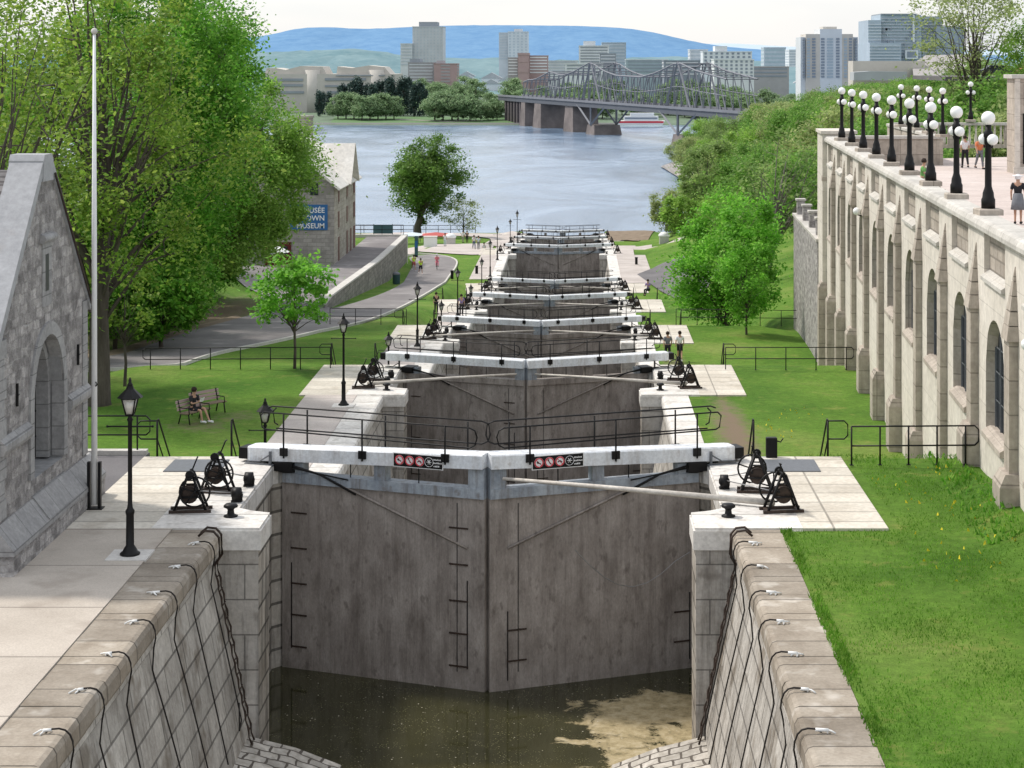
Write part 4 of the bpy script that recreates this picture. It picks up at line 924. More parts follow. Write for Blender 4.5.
mb = MB(); mb.box(0.02, .30, -.08, 0, 0, 4.88); mb.box(-.04, 8, -.06, 0, 0, .35); mb.build('pilaster', 'limestone', t)
vt = MB(); vt.box(.45, 3, -.05, -.002, .5, 3.1); vo = vt.build('vent', 'iron', t)
mb = MB()
for k in range(14): mb.box(.5, 2.95, -.10, -.04, .58+k*.18, .64+k*.18)
mb.build('louvres', 'steelplate', vo)
mb = MB(); mb.box(.5, 3, -.04, -.002, 3.5, 4.6); mb.build('wall_panel', 'carved', t)
# rough retaining wall beyond the building
t = thing('retaining_wall', 'rough grey stone retaining wall with four capped piers past the terrace building', 'wall', (14, 109, -6.5))
o = tuple(t.location); mb = MB(); v = [(13.95, 108.5), (14.75, 127)]
mb.add([(13.95, 108.2, -9), (14.75, 127, -9), (17, 127, -9), (17, 108.2, -9), (13.95, 108.2, .45), (14.75, 127, .45), (17, 127, .45), (17, 108.2, .45)], [(0, 1, 5, 4), (1, 2, 6, 5), (4, 5, 6, 7), (0, 3, 7, 4), (2, 3, 7, 6)]); mb.build('wall_body', 'rubble', t, o)
mb = MB(); mb.add([(13.87, 108.2, .452), (14.67, 127.1, .452), (15.3, 127.1, .452), (14.5, 108.2, .452), (13.87, 108.2, .62), (14.67, 127.1, .62), (15.3, 127.1, .62), (14.5, 108.2, .62)], [(0, 1, 5, 4), (1, 2, 6, 5), (4, 5, 6, 7), (0, 3, 7, 4), (2, 3, 7, 6)]); mb.build('coping', 'coping_l', t, o)
for k in range(4):
    y = 111+k*5; x = 14.35+(y-108)*.0425; mb = MB(); mb.box(x-.25, x+.25, y-.25, y+.25, .62, 1.55); mb.build('pier', 'rubblef', t, o); mb = MB(); mb.bbox(x-.33, x+.33, y-.33, y+.33, 1.55, 1.68); mb.build('pier_cap', 'coping_l', t, o)

# ------------------------------------------------------------------ museum
mx, my0, my1, mz = -24.35, 187.0, 205.0, -9.45; mw = 10.8; ze = -1.5; zr = 3.1
t = thing('museum', 'grey stone three-storey museum with a pale gabled roof, blue banner and dark red door', 'museum', (mx, my0, mz)); o = tuple(t.location)
mb = MB(); xm = mx-mw/2
for y in (my0, my1): mb = MB(); mb.add([(mx, y, mz-2), (mx-mw, y, mz-2), (mx-mw, y, ze), (xm, y, zr), (mx, y, ze)], [(0, 1, 2, 3, 4)]); mb.build('gable_wall', 'mstone', t, o)
mb = MB(); mb.add([(mx-mw, my0, mz-2), (mx-mw, my1, mz-2), (mx-mw, my1, ze), (mx-mw, my0, ze)], [(0, 1, 2, 3)]); mb.build('side_wall', 'mstone_s', t, o); mb = MB(); mb.add([(mx, my0, mz-2), (mx, my1, mz-2), (mx, my1, ze), (mx, my0, ze)], [(0, 1, 2, 3)])
yc = 197.5; cg = 3.0; zcg = 2.0
mb.add([(mx, yc-cg, ze-.002), (mx, yc+cg, ze-.002), (mx, yc, zcg)], [(0, 1, 2)]); mb.build('side_wall', 'mstone_s', t, o)
rf = MB(); e = .55
def slab(rf, P, th=.22):
    n = Vector(P[1])-Vector(P[0]); m_ = Vector(P[2])-Vector(P[0]); nn = n.cross(m_).normalized()*th
    if nn.z < 0: nn = -nn
    Q = [tuple(Vector(p)+nn) for p in P]; k = len(P); rf.add(list(P)+Q, [tuple(range(k)), tuple(range(k, 2*k))]+[(i_, (i_+1) % k, k+(i_+1) % k, k+i_) for i_ in range(k)])
sl = (zr-ze)/(mw/2)
slab(rf, [(mx+e, my0-e, ze-e*sl), (mx+e, my1+e, ze-e*sl), (xm, my1+e, zr), (xm, my0-e, zr)]); slab(rf, [(mx-mw-e, my0-e, ze-e*sl), (mx-mw-e, my1+e, ze-e*sl), (xm, my1+e, zr), (xm, my0-e, zr)])
xr = mx-(zcg+.1-ze)/sl-.4
for sg in (-1, 1): slab(rf, [(mx+e+.35, yc+sg*(cg+.6), ze-.45), (mx+e+.35, yc, zcg+.15), (xr, yc, zcg+.15), (mx-.2, yc+sg*(cg+.6), ze-.1)])
ro = rf.build('roof', 'mroof', t, o)
for y in (my0+1.0, my1-.8):
    mb = MB(); mb.box(xm-.8, xm+.8, y-.45, y+.45, zr-.6, zr+1.7); mb.bbox(xm-.9, xm+.9, y-.55, y+.55, zr+1.7, zr+1.95); mb.build('chimney', 'mstone', ro, o)
for yy in (190.5, 194.5, 197.5, 200.5, 203.6):
    for k, (za, zb2) in enumerate(((mz+.1, mz+2.5), (mz+3.5, mz+5.1), (mz+6.1, mz+7.3))):
        if yy in (194.5,) and k != 1: continue
        if k == 0 or (k and yy in (190.5, 197.5, 203.6)):
            mb = MB(); mb.box(mx-.1, mx+.06, yy-.5, yy+.5, za, zb2); f = mb.build('window' if k else 'door', 'mshutter' if yy != 203.6 else 'reddoor', t, o)
            mb = MB(); mb.box(mx-.1, mx+.10, yy-.62, yy+.62, za-.16, za-.02); mb.build('sill', 'mstone_s', f, o)
mb = MB(); mb.box(mx, mx+.07, yc-.28, yc+.28, ze+.6, ze+1.6); mb.build('window', 'glass', t, o)
# blue banner on the gable wall
bx = mx-2.55; bz = -4.7
mb = MB(); mb.box(bx-1.9, bx+1.9, my0-.08, my0-.02, bz-1.25, bz+1.3); bo = mb.build('banner', 'bannerblue', t, o)
for k, s_ in enumerate(('MUSÉE', 'BYTOWN', 'MUSEUM')): text_mesh('lettering', s_, .72, 'white', bo, (bx-o[0]+1.62, my0-.1-o[1], bz-o[2]+.5-k*.78), align='RIGHT', sx=1.0)
mb = MB(); mb.box(mx-6.9, mx-4.3, my0-.12, my0+.0, mz, mz+2.3); do = mb.build('door', 'reddoor', t, o)
for dx in (-6.2, -5.0): mb = MB(); mb.box(mx+dx-.35, mx+dx+.35, my0-.15, my0-.122, mz+1.0, mz+1.9); mb.build('pane', 'whitecloth' if dx < -6 else 'glass', do, o)
for xx, zz in ((mx-7.9, mz+3.8), (mx-8.6, mz+.9), (mx-2.0, mz+7.0), (mx-6.0, mz+7.2), (xm, zr-1.9)):
    mb = MB(); mb.box(xx-.4, xx+.4, my0-.06, my0, zz, zz+1.2); mb.build('window', 'glass', t, o)
# retaining wall of the forecourt
t = thing('retaining_wall', 'grey stone retaining wall with pale sloping coping beside the museum forecourt', 'wall', (-20, 150, -10)); o = tuple(t.location)
ys = frange(146, 216, 4); mb = MB(); cp = MB(); wt = lambda y: lerp_tab([(146, -8.1), (150, -7.95), (187, -9.05), (216, -9.3)], y)
for a_, b_ in zip(ys, ys[1:]):
    for q, (x0, x1, lo, hi) in ((mb, (-20.3, -19.75, -16, 0)), (cp, (-20.35, -19.66, 0.0, .15))):
        v = []
        for y in (a_, b_):
            zt = wt(y)
            z0, z1 = (lo, zt) if q is mb else (zt+lo, zt+hi)
            v += [(x0, y, z0), (x1, y, z0), (x1, y, z1), (x0, y, z1)]
        q.add(v, [(0, 1, 5, 4), (1, 2, 6, 5), (2, 3, 7, 6), (3, 0, 4, 7)]+([(0, 1, 2, 3)] if a_ == ys[0] else [])+([(4, 5, 6, 7)] if b_ == ys[-1] else []))
mb.build('wall_body', 'mwall', t, o); cp.build('coping', 'kerb', t, o)
struct('forecourt_end_kerb', MB().box(-40, -19.7, 216.6, 217.1, -14, -9.15), 'kerb')
# ------------------------------------------------------------------ trees
def leafquads(C, size, rng, up=.5):
    n = len(C); nv = rng.normal(size=(n, 3)); nv[:, 2] = np.abs(nv[:, 2])+up; nv /= np.linalg.norm(nv, axis=1)[:, None]
    r = rng.normal(size=(n, 3)); t = np.cross(nv, r); t /= np.linalg.norm(t, axis=1)[:, None]; b = np.cross(nv, t)
    s = (size*rng.uniform(.6, 1.4, n))[:, None]
    V = np.empty((n, 4, 3)); V[:, 0] = C+t*s; V[:, 1] = C+b*s*.55+nv*s*.12; V[:, 2] = C-t*s; V[:, 3] = C-b*s*.55+nv*s*.12
    return V.reshape(-1, 3), np.arange(n*4).reshape(n, 4)
def tree(name, label, loc, ht, crown, tr, ncl, nleaf, leaf, lmat, bmat='bark', seed=1, cat='tree', group=None, spread=.16, limbs=None, low=.25, shell=.55, lean=(0, 0), gap=0, twigs=True, sag=0):
    """crown=(rx,ry,rz,zc)"""
    rng = np.random.default_rng(seed); rnd = random.Random(seed)
    t = thing(name, label, cat, loc, group=group); rx, ry, rz, zc = crown
    # cluster centres
    dirs = rng.normal(size=(ncl, 3)); dirs /= np.linalg.norm(dirs, axis=1)[:, None]
    lob = np.array([[rnd.gauss(0, 1) for _ in range(3)] for _ in range(9)]); lob /= np.linalg.norm(lob, axis=1)[:, None]
    amp = 1+.20*np.max(np.clip(dirs@lob.T-.72, 0, 1)*3.2, axis=1)-.10
    rad = (shell+(1-shell)*rng.random(ncl)**.6)*amp
    P = dirs*rad[:, None]*np.array([rx, ry, rz]); 
    P[:, 2] += zc; P[:, 0] += lean[0]*P[:, 2]/ht; P[:, 1] += lean[1]*P[:, 2]/ht
    P[:, 2] -= sag*(P[:, 0]**2+P[:, 1]**2)/(rx*rx)
    ok = P[:, 2] > low; P = P[ok]
    k = len(P); per = max(1, nleaf//k)
    w = rng.uniform(.35, 1.7, k); cnt = np.maximum(1, (per*w).astype(int)); idx = np.repeat(np.arange(k), cnt)
    sc = np.array([rx, ry, rz*.7])*spread
    C = P[idx]+rng.normal(size=(len(idx), 3))*sc*rng.uniform(.5, 1.2, (k, 1))[idx]
    C = C[C[:, 2] > low*.6]
    V, Fq = leafquads(C, leaf, rng)
    npmesh('crown', V, Fq, lmat, t)
    mb = MB(); nl = limbs or 9
    fork = max(low*.9, ht*.18) if low > .6 else ht*.2
    top = (lean[0]*.8, lean[1]*.8, zc+rz*.55)
    tp = [(0, 0, -.5), (0, 0, .12), (rnd.uniform(-.05, .05), 0, fork*.6), (lean[0]*.15, 0, fork), (lean[0]*.45+rnd.uniform(-.3, .3)*tr*3, lean[1]*.4, (fork+top[2])/2), top]
    mb.tube(tp, [tr*1.35, tr*1.08, tr*.92, tr*.85, tr*.45, tr*.1], 9)
    sel = rng.permutation(k)[:nl*4]
    for q, j in enumerate(sel):
        e = P[j]; f = rnd.uniform(.0, .75); b0 = Vector(tp[3]).lerp(Vector(tp[5]), f*.8) if q >= nl else Vector(tp[3]).lerp(Vector(tp[4]), f*.5)
        e = Vector(e)
        if e.z < b0.z+.1: b0 = Vector(tp[3]).lerp(Vector(tp[2]), rnd.random()*.4)
        m1 = b0.lerp(e, .4)+Vector((rnd.uniform(-.1, .1)*rx, rnd.uniform(-.1, .1)*ry, rz*.08)); m2 = b0.lerp(e, .75)+Vector((rnd.uniform(-.05, .05)*rx, rnd.uniform(-.05, .05)*ry, rz*.04))
        r0 = tr*(.42 if q < nl else .2)
        mb.tube([b0, m1, m2, e], [r0, r0*.6, r0*.32, r0*.12], 5, False)
        if twigs and q < nl*3:
            for _ in range(3):
                s = m1.lerp(e, rnd.random()); mb.tube([s, s+Vector((rnd.gauss(0, .13)*rx, rnd.gauss(0, .13)*ry, rnd.gauss(.04, .1)*rz))], [r0*.28, r0*.08], 4, False)
    mb.build('trunk', bmat, t); return t
Z = h
tree('maple_tree', 'large olive-green maple with a thick trunk behind the grey stone building', (-20.0, 78, Z(-20, 78)), 20, (5.8, 5.0, 8.0, 11.2), .46, 105, 23000, .105, 'leaf_olive', seed=3, low=3.4, spread=.12, shell=.35, limbs=12, sag=.5)
tree('maple_tree', 'tall bright green maple, its crown the widest one above the lawn with benches', (-28.6, 118, Z(-28.6, 118)), 25, (5.9, 6, 10.5, 12.5), .42, 170, 60000, .125, 'leaf_green', seed=11, low=2.0, spread=.12, shell=.4, limbs=12, sag=.5, lean=(5.8, 0))
tree('maple_tree', 'yellow-green spreading tree beside the museum, low branches over the road', (-29.5, 146, Z(-29.5, 146)), 20, (5.4, 6, 8.4, 10.0), .32, 150, 52000, .145, 'leaf_yel', seed=21, low=2.4, spread=.13, shell=.4, sag=1, lean=(6.6, 0))
tree('maple_tree', 'tall green tree on the bank, high crown against the sky', (-31, 135, Z(-31, 135)), 27, (7.2, 7, 9, 16.5), .5, 150, 46000, .15, 'leaf_green', seed=31, low=5, spread=.12, shell=.4, limbs=12)
tree('maple_tree', 'olive-green tree high on the bank at the edge of the photograph', (-33, 100, Z(-33, 100)), 22, (8.5, 6, 8, 11), .45, 140, 42000, .14, 'leaf_olive', seed=41, low=2.5, spread=.13, shell=.4)
tree('maple_tree', 'green tree behind the ridge of the grey stone building roof', (-29.5, 84, Z(-29.5, 84)), 18, (5.6, 5, 6.5, 8.5), .35, 110, 24000, .13, 'leaf_green', seed=43, low=2.0, spread=.14, shell=.4)
tree('maple_tree', 'half-bare tree reaching dark branches over the grey stone roof', (-19.8, 62, Z(-19.8, 62)), 17, (4.2, 4, 5.5, 12.5), .34, 70, 5000, .10, 'leaf_olive', seed=45, low=6, spread=.16, limbs=14)
for k, (x, y, hh, r_, lm) in enumerate(((-25.2, 113, 5.0, 2.6, 'leaf_green'), (-29, 126, 5.5, 3.2, 'leaf_green'), (-28, 113, 6.0, 2.9, 'leaf_green'), (-29.5, 135, 6.5, 3.2, 'leaf_green'), (-31, 143, 7, 3.0, 'leaf_olive'), (-34, 150, 9, 4, 'leaf_green'), (-38, 125, 9, 4.5, 'leaf_olive'), (-30.5, 106, 6, 3.2, 'leaf_olive'), (-24.6, 90, 5.5, 2.6, 'leaf_olive'), (-26.6, 97, 5.5, 3.0, 'leaf_green'), (-36, 168, 12, 5, 'leaf_yel'), (-26.6, 121, 4.6, 2.6, 'leaf_yel'), (-27.6, 128, 5.0, 2.7, 'leaf_green'), (-29.5, 117, 5.5, 3.0, 'leaf_yel'), (-31.5, 122, 7, 3.6, 'leaf_green'), (-33, 131, 8, 4, 'leaf_green'), (-29.6, 152, 5, 2.4, 'leaf_green'))):
    if k in (8, 9): x -= 2.2
    tree('bank_tree', ['small bushy tree on the dirt bank beside the road, nearest the kerb', 'green bushy tree halfway up the dirt bank', 'green bushy tree at the foot of the bank behind the big maple', 'green bushy tree by the bend of the museum road', 'olive bushy tree at the top of the museum road', 'taller green tree above the museum road', 'taller olive tree at the back of the bank', 'olive bushy tree behind the thick-trunked maple', 'low olive tree directly left of the thick maple trunk', 'low green tree beside the near kerb of the road', 'yellow-green tree beside the museum gable', 'low yellow-green shrub tree at the kerb under the big maple', 'low green shrub tree on the bare dirt of the bank', 'yellow-green shrub tree just above the near bend of the road', 'green shrub tree in the middle of the wooded bank', 'tall green shrub tree under the highest crown', 'small green tree on the bank nearest the museum door'][k],
         (x, y, Z(x, y)), hh, (r_, r_, hh*.42, hh*.55), .14, 60, 9000, .15, lm, seed=50+k, low=.4, spread=.17)
t_small = tree('young_maple', 'young bright green maple standing on the lawn end by the long railing', (-13.2, 87.2, Z(-13.2, 87.2)), 5.2, (1.75, 1.7, 1.7, 3.55), .07, 55, 3600, .12, 'leaf_lime', seed=61, low=1.6, spread=.17)
tree('sapling', 'thin dark sapling with few leaves beside the thick maple trunk', (-20.0, 82.5, Z(-20, 82.5)), 4.6, (1.6, 1.4, 1.3, 3.4), .07, 26, 600, .10, 'leaf_olive', seed=62, low=1.8)
tree('riverside_tree', 'round full green tree standing alone against the river', (-25.2, 295, Z(-25.2, 295)), 16, (6.1, 6, 6.9, 9.3), .62, 150, 26000, .20, 'leaf_dark', seed=71, low=2.3, spread=.125, shell=.3, limbs=12, lean=(2.4, 0))
tree('riverside_tree', 'pale thin-leaved tree by the kiosks near the shore', (-18.0, 296, Z(-18, 296)), 6.5, (3.2, 3, 2.6, 3.6), .10, 50, 1500, .16, 'leaf_pale', seed=72, low=.5)
tree('riverside_tree', 'pale thin tree beside the museum, in front of the river', (-33, 224, Z(-33, 224)), 13, (5.0, 5, 5, 8), .2, 80, 7000, .18, 'leaf_pale', seed=73, low=1)
tree('lime_tree', 'broad lime-green tree filling the lawn in front of the rough stone wall', (10.5, 131, Z(10.5, 131)), 10.6, (4.1, 4, 4.7, 6.5), .22, 130, 27000, .125, 'leaf_lime', seed=81, low=2.0, spread=.13, shell=.3)
tree('young_lime_tree', 'small young lime tree in front of the broad lime-green one', (10.9, 120, Z(10.9, 120)), 6.2, (1.8, 1.7, 2.6, 3.4), .07, 55, 4200, .11, 'leaf_lime', seed=82, low=.9)
tree('shore_tree', 'yellow-green upright tree by the shore, behind the stone pillar', (13.6, 285, Z(13.6, 285)), 8, (2.6, 2.6, 3.6, 4.2), .12, 60, 5000, .18, 'leaf_pale', seed=83, low=.5)
tree('shore_tree', 'dull green tree over the shore, between the lime tree and the river', (21, 300, Z(21, 300)+.5), 14, (5.5, 5, 5.5, 8.5), .22, 80, 8000, .24, 'leaf_wood2', seed=84, low=1.5)
tree('bare_tree', 'leaning half-bare tree with a forked grey trunk above the rough stone wall', (15.6, 152, Z(15.6, 152)-.5), 13, (4.0, 4, 4.6, 8.6), .26, 50, 1200, .18, 'leaf_wood2', 'barkl', seed=85, low=3, lean=(2.0, 0), limbs=11)
tree('shore_tree', 'light green bush spreading over the shore, lowest of the bank trees', (14.8, 262, Z(14.8, 262)), 6, (2.6, 2.6, 2.8, 3.0), .12, 50, 4000, .2, 'leaf_yel', seed=86, low=.3)
for (px, Y, pyb, hh, r_, sd, lb) in ((818, 205, 62, 0, 0, 0, ''),) if False else ():
    pass
tree('tall_thin_tree', 'tall sparse tree with a long bare trunk on the hill beyond the terrace', (41.5, 195, -1), 21, (7.2, 6, 6.0, 15.2), .34, 90, 7000, .17, 'leaf_pale', seed=91, low=6, limbs=14, spread=.15)
tree('tall_thin_tree', 'yellow-green tree beside the long-trunked one on the hill', (46.5, 190, 0), 15, (3.6, 3.4, 5.0, 9.5), .22, 60, 6000, .17, 'leaf_yel', seed=92, low=3)
tree('tall_thin_tree', 'green tree at the photograph edge above the pavilion', (52.5, 200, 1), 16, (5.5, 4, 6.5, 9.5), .24, 90, 12000, .18, 'leaf_yel', seed=93, low=2)

# woodland on the far side of the terrace: a few trees built once, then copied one by one
protos = []
for k in range(5):
    p = tree('woodland_tree', '', (0, 0, 0), 13, (5.2+k*.3, 5.2, 5.6-k*.3, 7.4), .22, 80, 11000, .20, ['leaf_wood', 'leaf_yel', 'leaf_wood2', 'leaf_wood', 'leaf_pale'][k], 'barkl', seed=100+k, low=.8, spread=.16, twigs=False); protos.append(p)
used = set()
def wood(x, y, z, sc, k, label, group):
    p = protos[k]; t = p if k not in used else copy_tree(p); used.add(k)
    t.location = (x, y, z); t.scale = (sc, sc, sc); t.rotation_euler = (0, 0, random.uniform(0, 6.28)); tag(t, label, 'tree', group)
    return t
rr = random.Random(5)
# hill of the east bank
def hill(x, y):
    base = lerp_tab([(125, -4), (170, -1.0), (230, .5), (300, -1), (420, -4), (560, -9), (700, -14)], y)
    shore = lerp_tab([(125, 14), (329, 13), (400, 27), (450, 33), (547, 25), (600, 40), (720, 75)], y)
    k = sst(0, lerp_tab([(125, 26), (300, 40), (700, 60)], y), x-shore); up = lerp_tab([(125, 0), (200, 0), (400, 0)], y)
    return RIVER-1.5+(base-RIVER+1.5)*k
mbh = MB(); xs = frange(8, 60, 3)+frange(60, 300, 20)[1:]; ysx = frange(250, 330, 8)+frange(330, 740, 14)[1:]
def h2(x, y):
    v = hill(x, y); 
    if y < 335: v = min(v, h(x, y)*(1-sst(60, 90, x))+v*sst(60, 90, x))+.0 if x < 90 else v
    return v
vs = [(x, y, hill(x, y)-.6*(1-sst(325, 345, y))) for y in ysx for x in xs]; nx = len(xs)
mbh.add(vs, [(j*nx+i, j*nx+i+1, (j+1)*nx+i+1, (j+1)*nx+i) for j in range(len(ysx)-1) for i in range(nx-1)], True); struct('east_bank_hill', mbh, 'grass')
struct('shore_rocks', MB().add([(24, 535, RIVER+.3), (27, 470, RIVER+.3), (35, 440, RIVER+.3), (52, 430, RIVER+4), (60, 560, RIVER+5), (30, 560, RIVER+.6)], [(0, 1, 2, 3, 4, 5)]), 'rubblef')
n = 0
def upper(y): return max(h(20, y), 0)
cells = []
for y in frange(140, 330, 13):
    x = 19+lerp_tab([(140, 0), (200, 6), (330, 3)], y)
    while x < lerp_tab([(140, 62), (330, 105)], y):
        cells.append((x+rr.uniform(-2, 2), y+rr.uniform(-3, 3))); x += rr.uniform(7.5, 10)
for y in frange(345, 640, 22):
    x = lerp_tab([(329, 20), (400, 31), (450, 37), (547, 30), (600, 46), (720, 80)], y)
    while x < lerp_tab([(345, 105), (640, 190)], y):
        cells.append((x+rr.uniform(-2, 2), y+rr.uniform(-4, 4))); x += rr.uniform(9, 13)
adj = ['pale', 'full', 'thin', 'round', 'loose']
def toplimit(x, y):     # the wood keeps below its real skyline
    px = CX+F*x/y; py = lerp_tab([(660, 158), (700, 118), (740, 92), (780, 84), (860, 80), (920, 74), (960, 62), (1030, 40)], px)
    return H-(py-CY)*y/F
for x, y in cells:
    z = hill(x, y) if y > 250 else max(h(x, y), hill(x, y)-1) if x > 60 else h(x, y)
    k = rr.randrange(5); sc = rr.uniform(.65, 1.05)*(1.0 if y < 330 else 1.15)
    tl = toplimit(x, y)-z
    if y > 140 and tl < 3: continue
    sc = min(sc, tl/13.4)
    if sc < .3: continue
    if x < 22 and y < 165: continue
    wood(x, y, z-.4*sc, sc, k, 'green woodland tree on the east bank hill beyond the terrace', 'woodland trees on the east bank hill'); n += 1
# far bank trees
fp = []
for k in range(2):
    p = tree('far_bank_tree', '', (0, 0, 0), 15, (8.0, 7, 6.4, 8.4), .4, 60, 3500, .55, 'leaf_far', seed=120+k, low=1.2, spread=.17, twigs=False); fp.append(p)
p = tree('far_conifer', '', (0, 0, 0), 18, (2.6, 2.6, 8.5, 9.5), .3, 60, 3000, .5, 'leaf_conif', seed=123, low=1, spread=.2, twigs=False); fp.append(p)
fused = set()
GFAR = RIVER+1.0
def fz(y): return lerp_tab([(894, RIVER+.6), (950, GFAR+1.2), (1100, GFAR+3), (6000, GFAR+4)], y)
def fartree(px, Y, k, sc, label, group, wx=1):
    p = fp[k]; t = p if k not in fused else copy_tree(p); fused.add(k)
    x = (px-CX)*Y/F; t.location = (x, Y, fz(Y)-.3); t.scale = (sc*wx, sc*wx, sc); t.rotation_euler = (0, 0, rr.uniform(0, 6)); tag(t, label, 'tree', group)
for px in range(318, 428, 6): fartree(px+rr.uniform(-2, 2), 960+rr.uniform(-8, 25), 2, rr.uniform(.75, 1.15)*(1.0 if px > 350 else .85), 'dark conifer in the row before the beige riverside museum', 'dark conifers on the far bank')
for px in range(338, 398, 8): fartree(px, 925+rr.uniform(-8, 8), 0, rr.uniform(.75, .9), 'round green tree among the clump on the far lawn, under the dark conifers', 'round trees on the far bank lawn')
for px, s_ in ((435, .95), (443, 1.0), (452, 1.05), (458, .9), (470, .9), (476, .7), (488, .6), (497, .65)): fartree(px, 915+rr.uniform(-6, 6), 1, s_, 'round tree standing by the path on the far lawn', 'round trees by the far lawn path')
for _ in range(64):
    px = rr.uniform(305, 740); Y = rr.uniform(1010, 1500)
    if px < 400 and Y < 1130: Y = 1140+rr.random()*200
    fartree(px, Y, rr.choice((0, 1)), rr.uniform(.7, 1.1), 'green street tree among the buildings of the far city', 'street trees of the far city')
for _ in range(46): px = rr.uniform(490, 800); fartree(px, rr.uniform(925, 990), rr.choice((0, 1)), rr.uniform(.6, .95), 'green tree on the far shore around the bridge end', 'trees along the far shore')

# ------------------------------------------------------------------ river, far bank, hills, sky
def rivermat():
    m, nt, b, out = new_mat('river_water')
    v = pos(nt, (1, .45, 1))
    big = noise(nt, pos(nt, (.22, .12, 1)), .16, 6, .62, .8); c = ramp(nt, big, [(.36, (.10, .16, .25)), (.52, (.16, .24, .35)), (.70, (.27, .35, .45))])
    nt.links.new(c, b.inputs['Base Color']); nt.links.new(ramp(nt, big, [(.36, .14), (.7, .28)]), b.inputs['Roughness']); b.inputs['Specular IOR Level'].default_value = .55
    hgt = noise(nt, v, .9, 8, .72); n1 = bump(nt, b, hgt, .4, .4)
    return m
M['river'] = rivermat()
struct('river', MB().add([(-1200, 322, RIVER), (1200, 322, RIVER), (1200, 1250, RIVER), (-1200, 1250, RIVER)], [(0, 1, 2, 3)]), 'river')
fc('fargrass', (.10, .19, .07)); fc('farland', (.13, .19, .12), .4); fc('farpath', (.45, .42, .38)); 
mb = MB(); ys = [889, 894, 920, 950, 1100, 2500, 6000, 16000]; xsf = [-9000, -200, 200, 9000]
for a_, b_ in zip(ys, ys[1:]):
    za, zb2 = (RIVER-1 if a_ == 889 else fz(a_)), fz(b_)
    mb.add([(-9000, a_, za), (9000, a_, za), (9000, b_, zb2), (-9000, b_, zb2)], [(0, 1, 2, 3)])
struct('far_bank', mb, 'farland')
A = lambda px, Y: ((px-CX)*Y/F, Y, fz(Y))
def sheet(name, pts, mat, off): struct(name, MB().add([(x, y, z+off) for x, y, z in pts], [tuple(range(len(pts)))]), mat)
sheet('far_lawn', [A(330, 895), A(515, 895), A(510, 948), A(335, 948)], 'fargrass', .25)
sheet('far_path', [A(395, 920), A(420, 914), A(450, 903), A(480, 912), A(480, 915), A(450, 906), A(420, 918), A(395, 924)], 'farpath', .4)
sheet('far_shore_wall', [(A(300, 893)[0], 893, RIVER-.2), (A(640, 893)[0], 893, RIVER-.2), (A(640, 893)[0], 893.5, RIVER+1.1), (A(300, 893)[0], 893.5, RIVER+1.1)], 'farpath', 0)
# the near shore
drape('shore_path', [(-12.9, 262), (-12.9, 290), (-20, 306), (-42, 308)], [(-9.3, 262), (-9.3, 300), (-9.3, 313), (-30, 322)], 'walk', .08, 40, 6)
drape('plaza', [(-14.5, 228), (-22, 233), (-24, 240), (-21, 255)], [(-11.6, 226.5), (-11.55, 236), (-11.55, 250), (-11.7, 262)], 'walk', .07, 40, 8)
drape('sandy_landing', [(4.9, 274), (4.9, 322)], [(9, 270), (13.5, 318)], 'dirt', .08, 20, 5)
drape('east_walkway', [(4.85, 196.9), (4.85, 262)], [(8.6, 197), (7.8, 205), (7.0, 215), (6.9, 232), (7.6, 240), (10.0, 247), (10.5, 262)], 'walk', .07, 60, 6)
drape('cross_path', [(8.5, 243), (12, 248.5), (20, 251)], [(8.5, 258), (13, 258), (20, 259)], 'walk', .09, 30, 5)
drape('asphalt_patch', [(6.6, 205), (9.2, 213), (12.5, 215)], [(10.3, 176), (12.6, 180), (14.5, 190)], 'asphaltd', .08, 30, 8)
# hills
def ridge(name, Y, pts, mat, depth, seed, base=-20):
    rg = random.Random(seed); P = smooth(pts, 2); mb = MB(); rows = 7; vs = []
    N = 160; xs = [P[0][0]+(P[-1][0]-P[0][0])*k/(N-1) for k in range(N)]
    for r_ in range(rows):
        f = r_/(rows-1)
        for k, px in enumerate(xs):
            py = lerp_tab(P, px)+(rg.uniform(-.45, .45) if Y < 5000 else rg.uniform(-.12, .12)); z = H-(py-CY)*Y/F; f2 = f**.8
            vs.append(((px-CX)*Y/F, Y-depth*(1-f), base+(z-base)*f2*(1+.05*math.sin(k*.5+r_)*(1-f)+.03*math.sin(k*1.3+r_*2)*(1-f))+rg.uniform(-1, 1)*(3 if 0 < r_ < rows-1 else .8)))
    mb.add(vs, [(j*N+i, j*N+i+1, (j+1)*N+i+1, (j+1)*N+i) for j in range(rows-1) for i in range(N-1)], True); struct(name, mb, mat)
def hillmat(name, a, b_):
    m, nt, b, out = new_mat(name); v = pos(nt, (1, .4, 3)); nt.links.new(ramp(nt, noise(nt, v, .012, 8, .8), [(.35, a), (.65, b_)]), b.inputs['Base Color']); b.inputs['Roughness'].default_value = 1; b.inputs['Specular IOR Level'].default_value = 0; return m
M['hill_far'] = hillmat('hazy_blue_hills', (.12, .235, .40), (.17, .30, .46)); M['hill_mid'] = hillmat('hazy_wooded_ridge', (.13, .22, .25), (.22, .31, .33)); M['hill_farther'] = hillmat('pale_hazy_hills', (.42, .51, .60), (.46, .55, .63))  # distance haze put into the hill colours as pale blue
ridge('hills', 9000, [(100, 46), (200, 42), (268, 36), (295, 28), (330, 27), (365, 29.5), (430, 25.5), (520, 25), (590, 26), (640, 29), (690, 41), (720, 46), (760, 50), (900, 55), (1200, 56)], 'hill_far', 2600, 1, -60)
ridge('distant_hills', 12000, [(600, 52), (700, 44), (730, 43), (790, 47), (900, 50), (1100, 50), (1400, 52)], 'hill_farther', 2000, 2, -60)
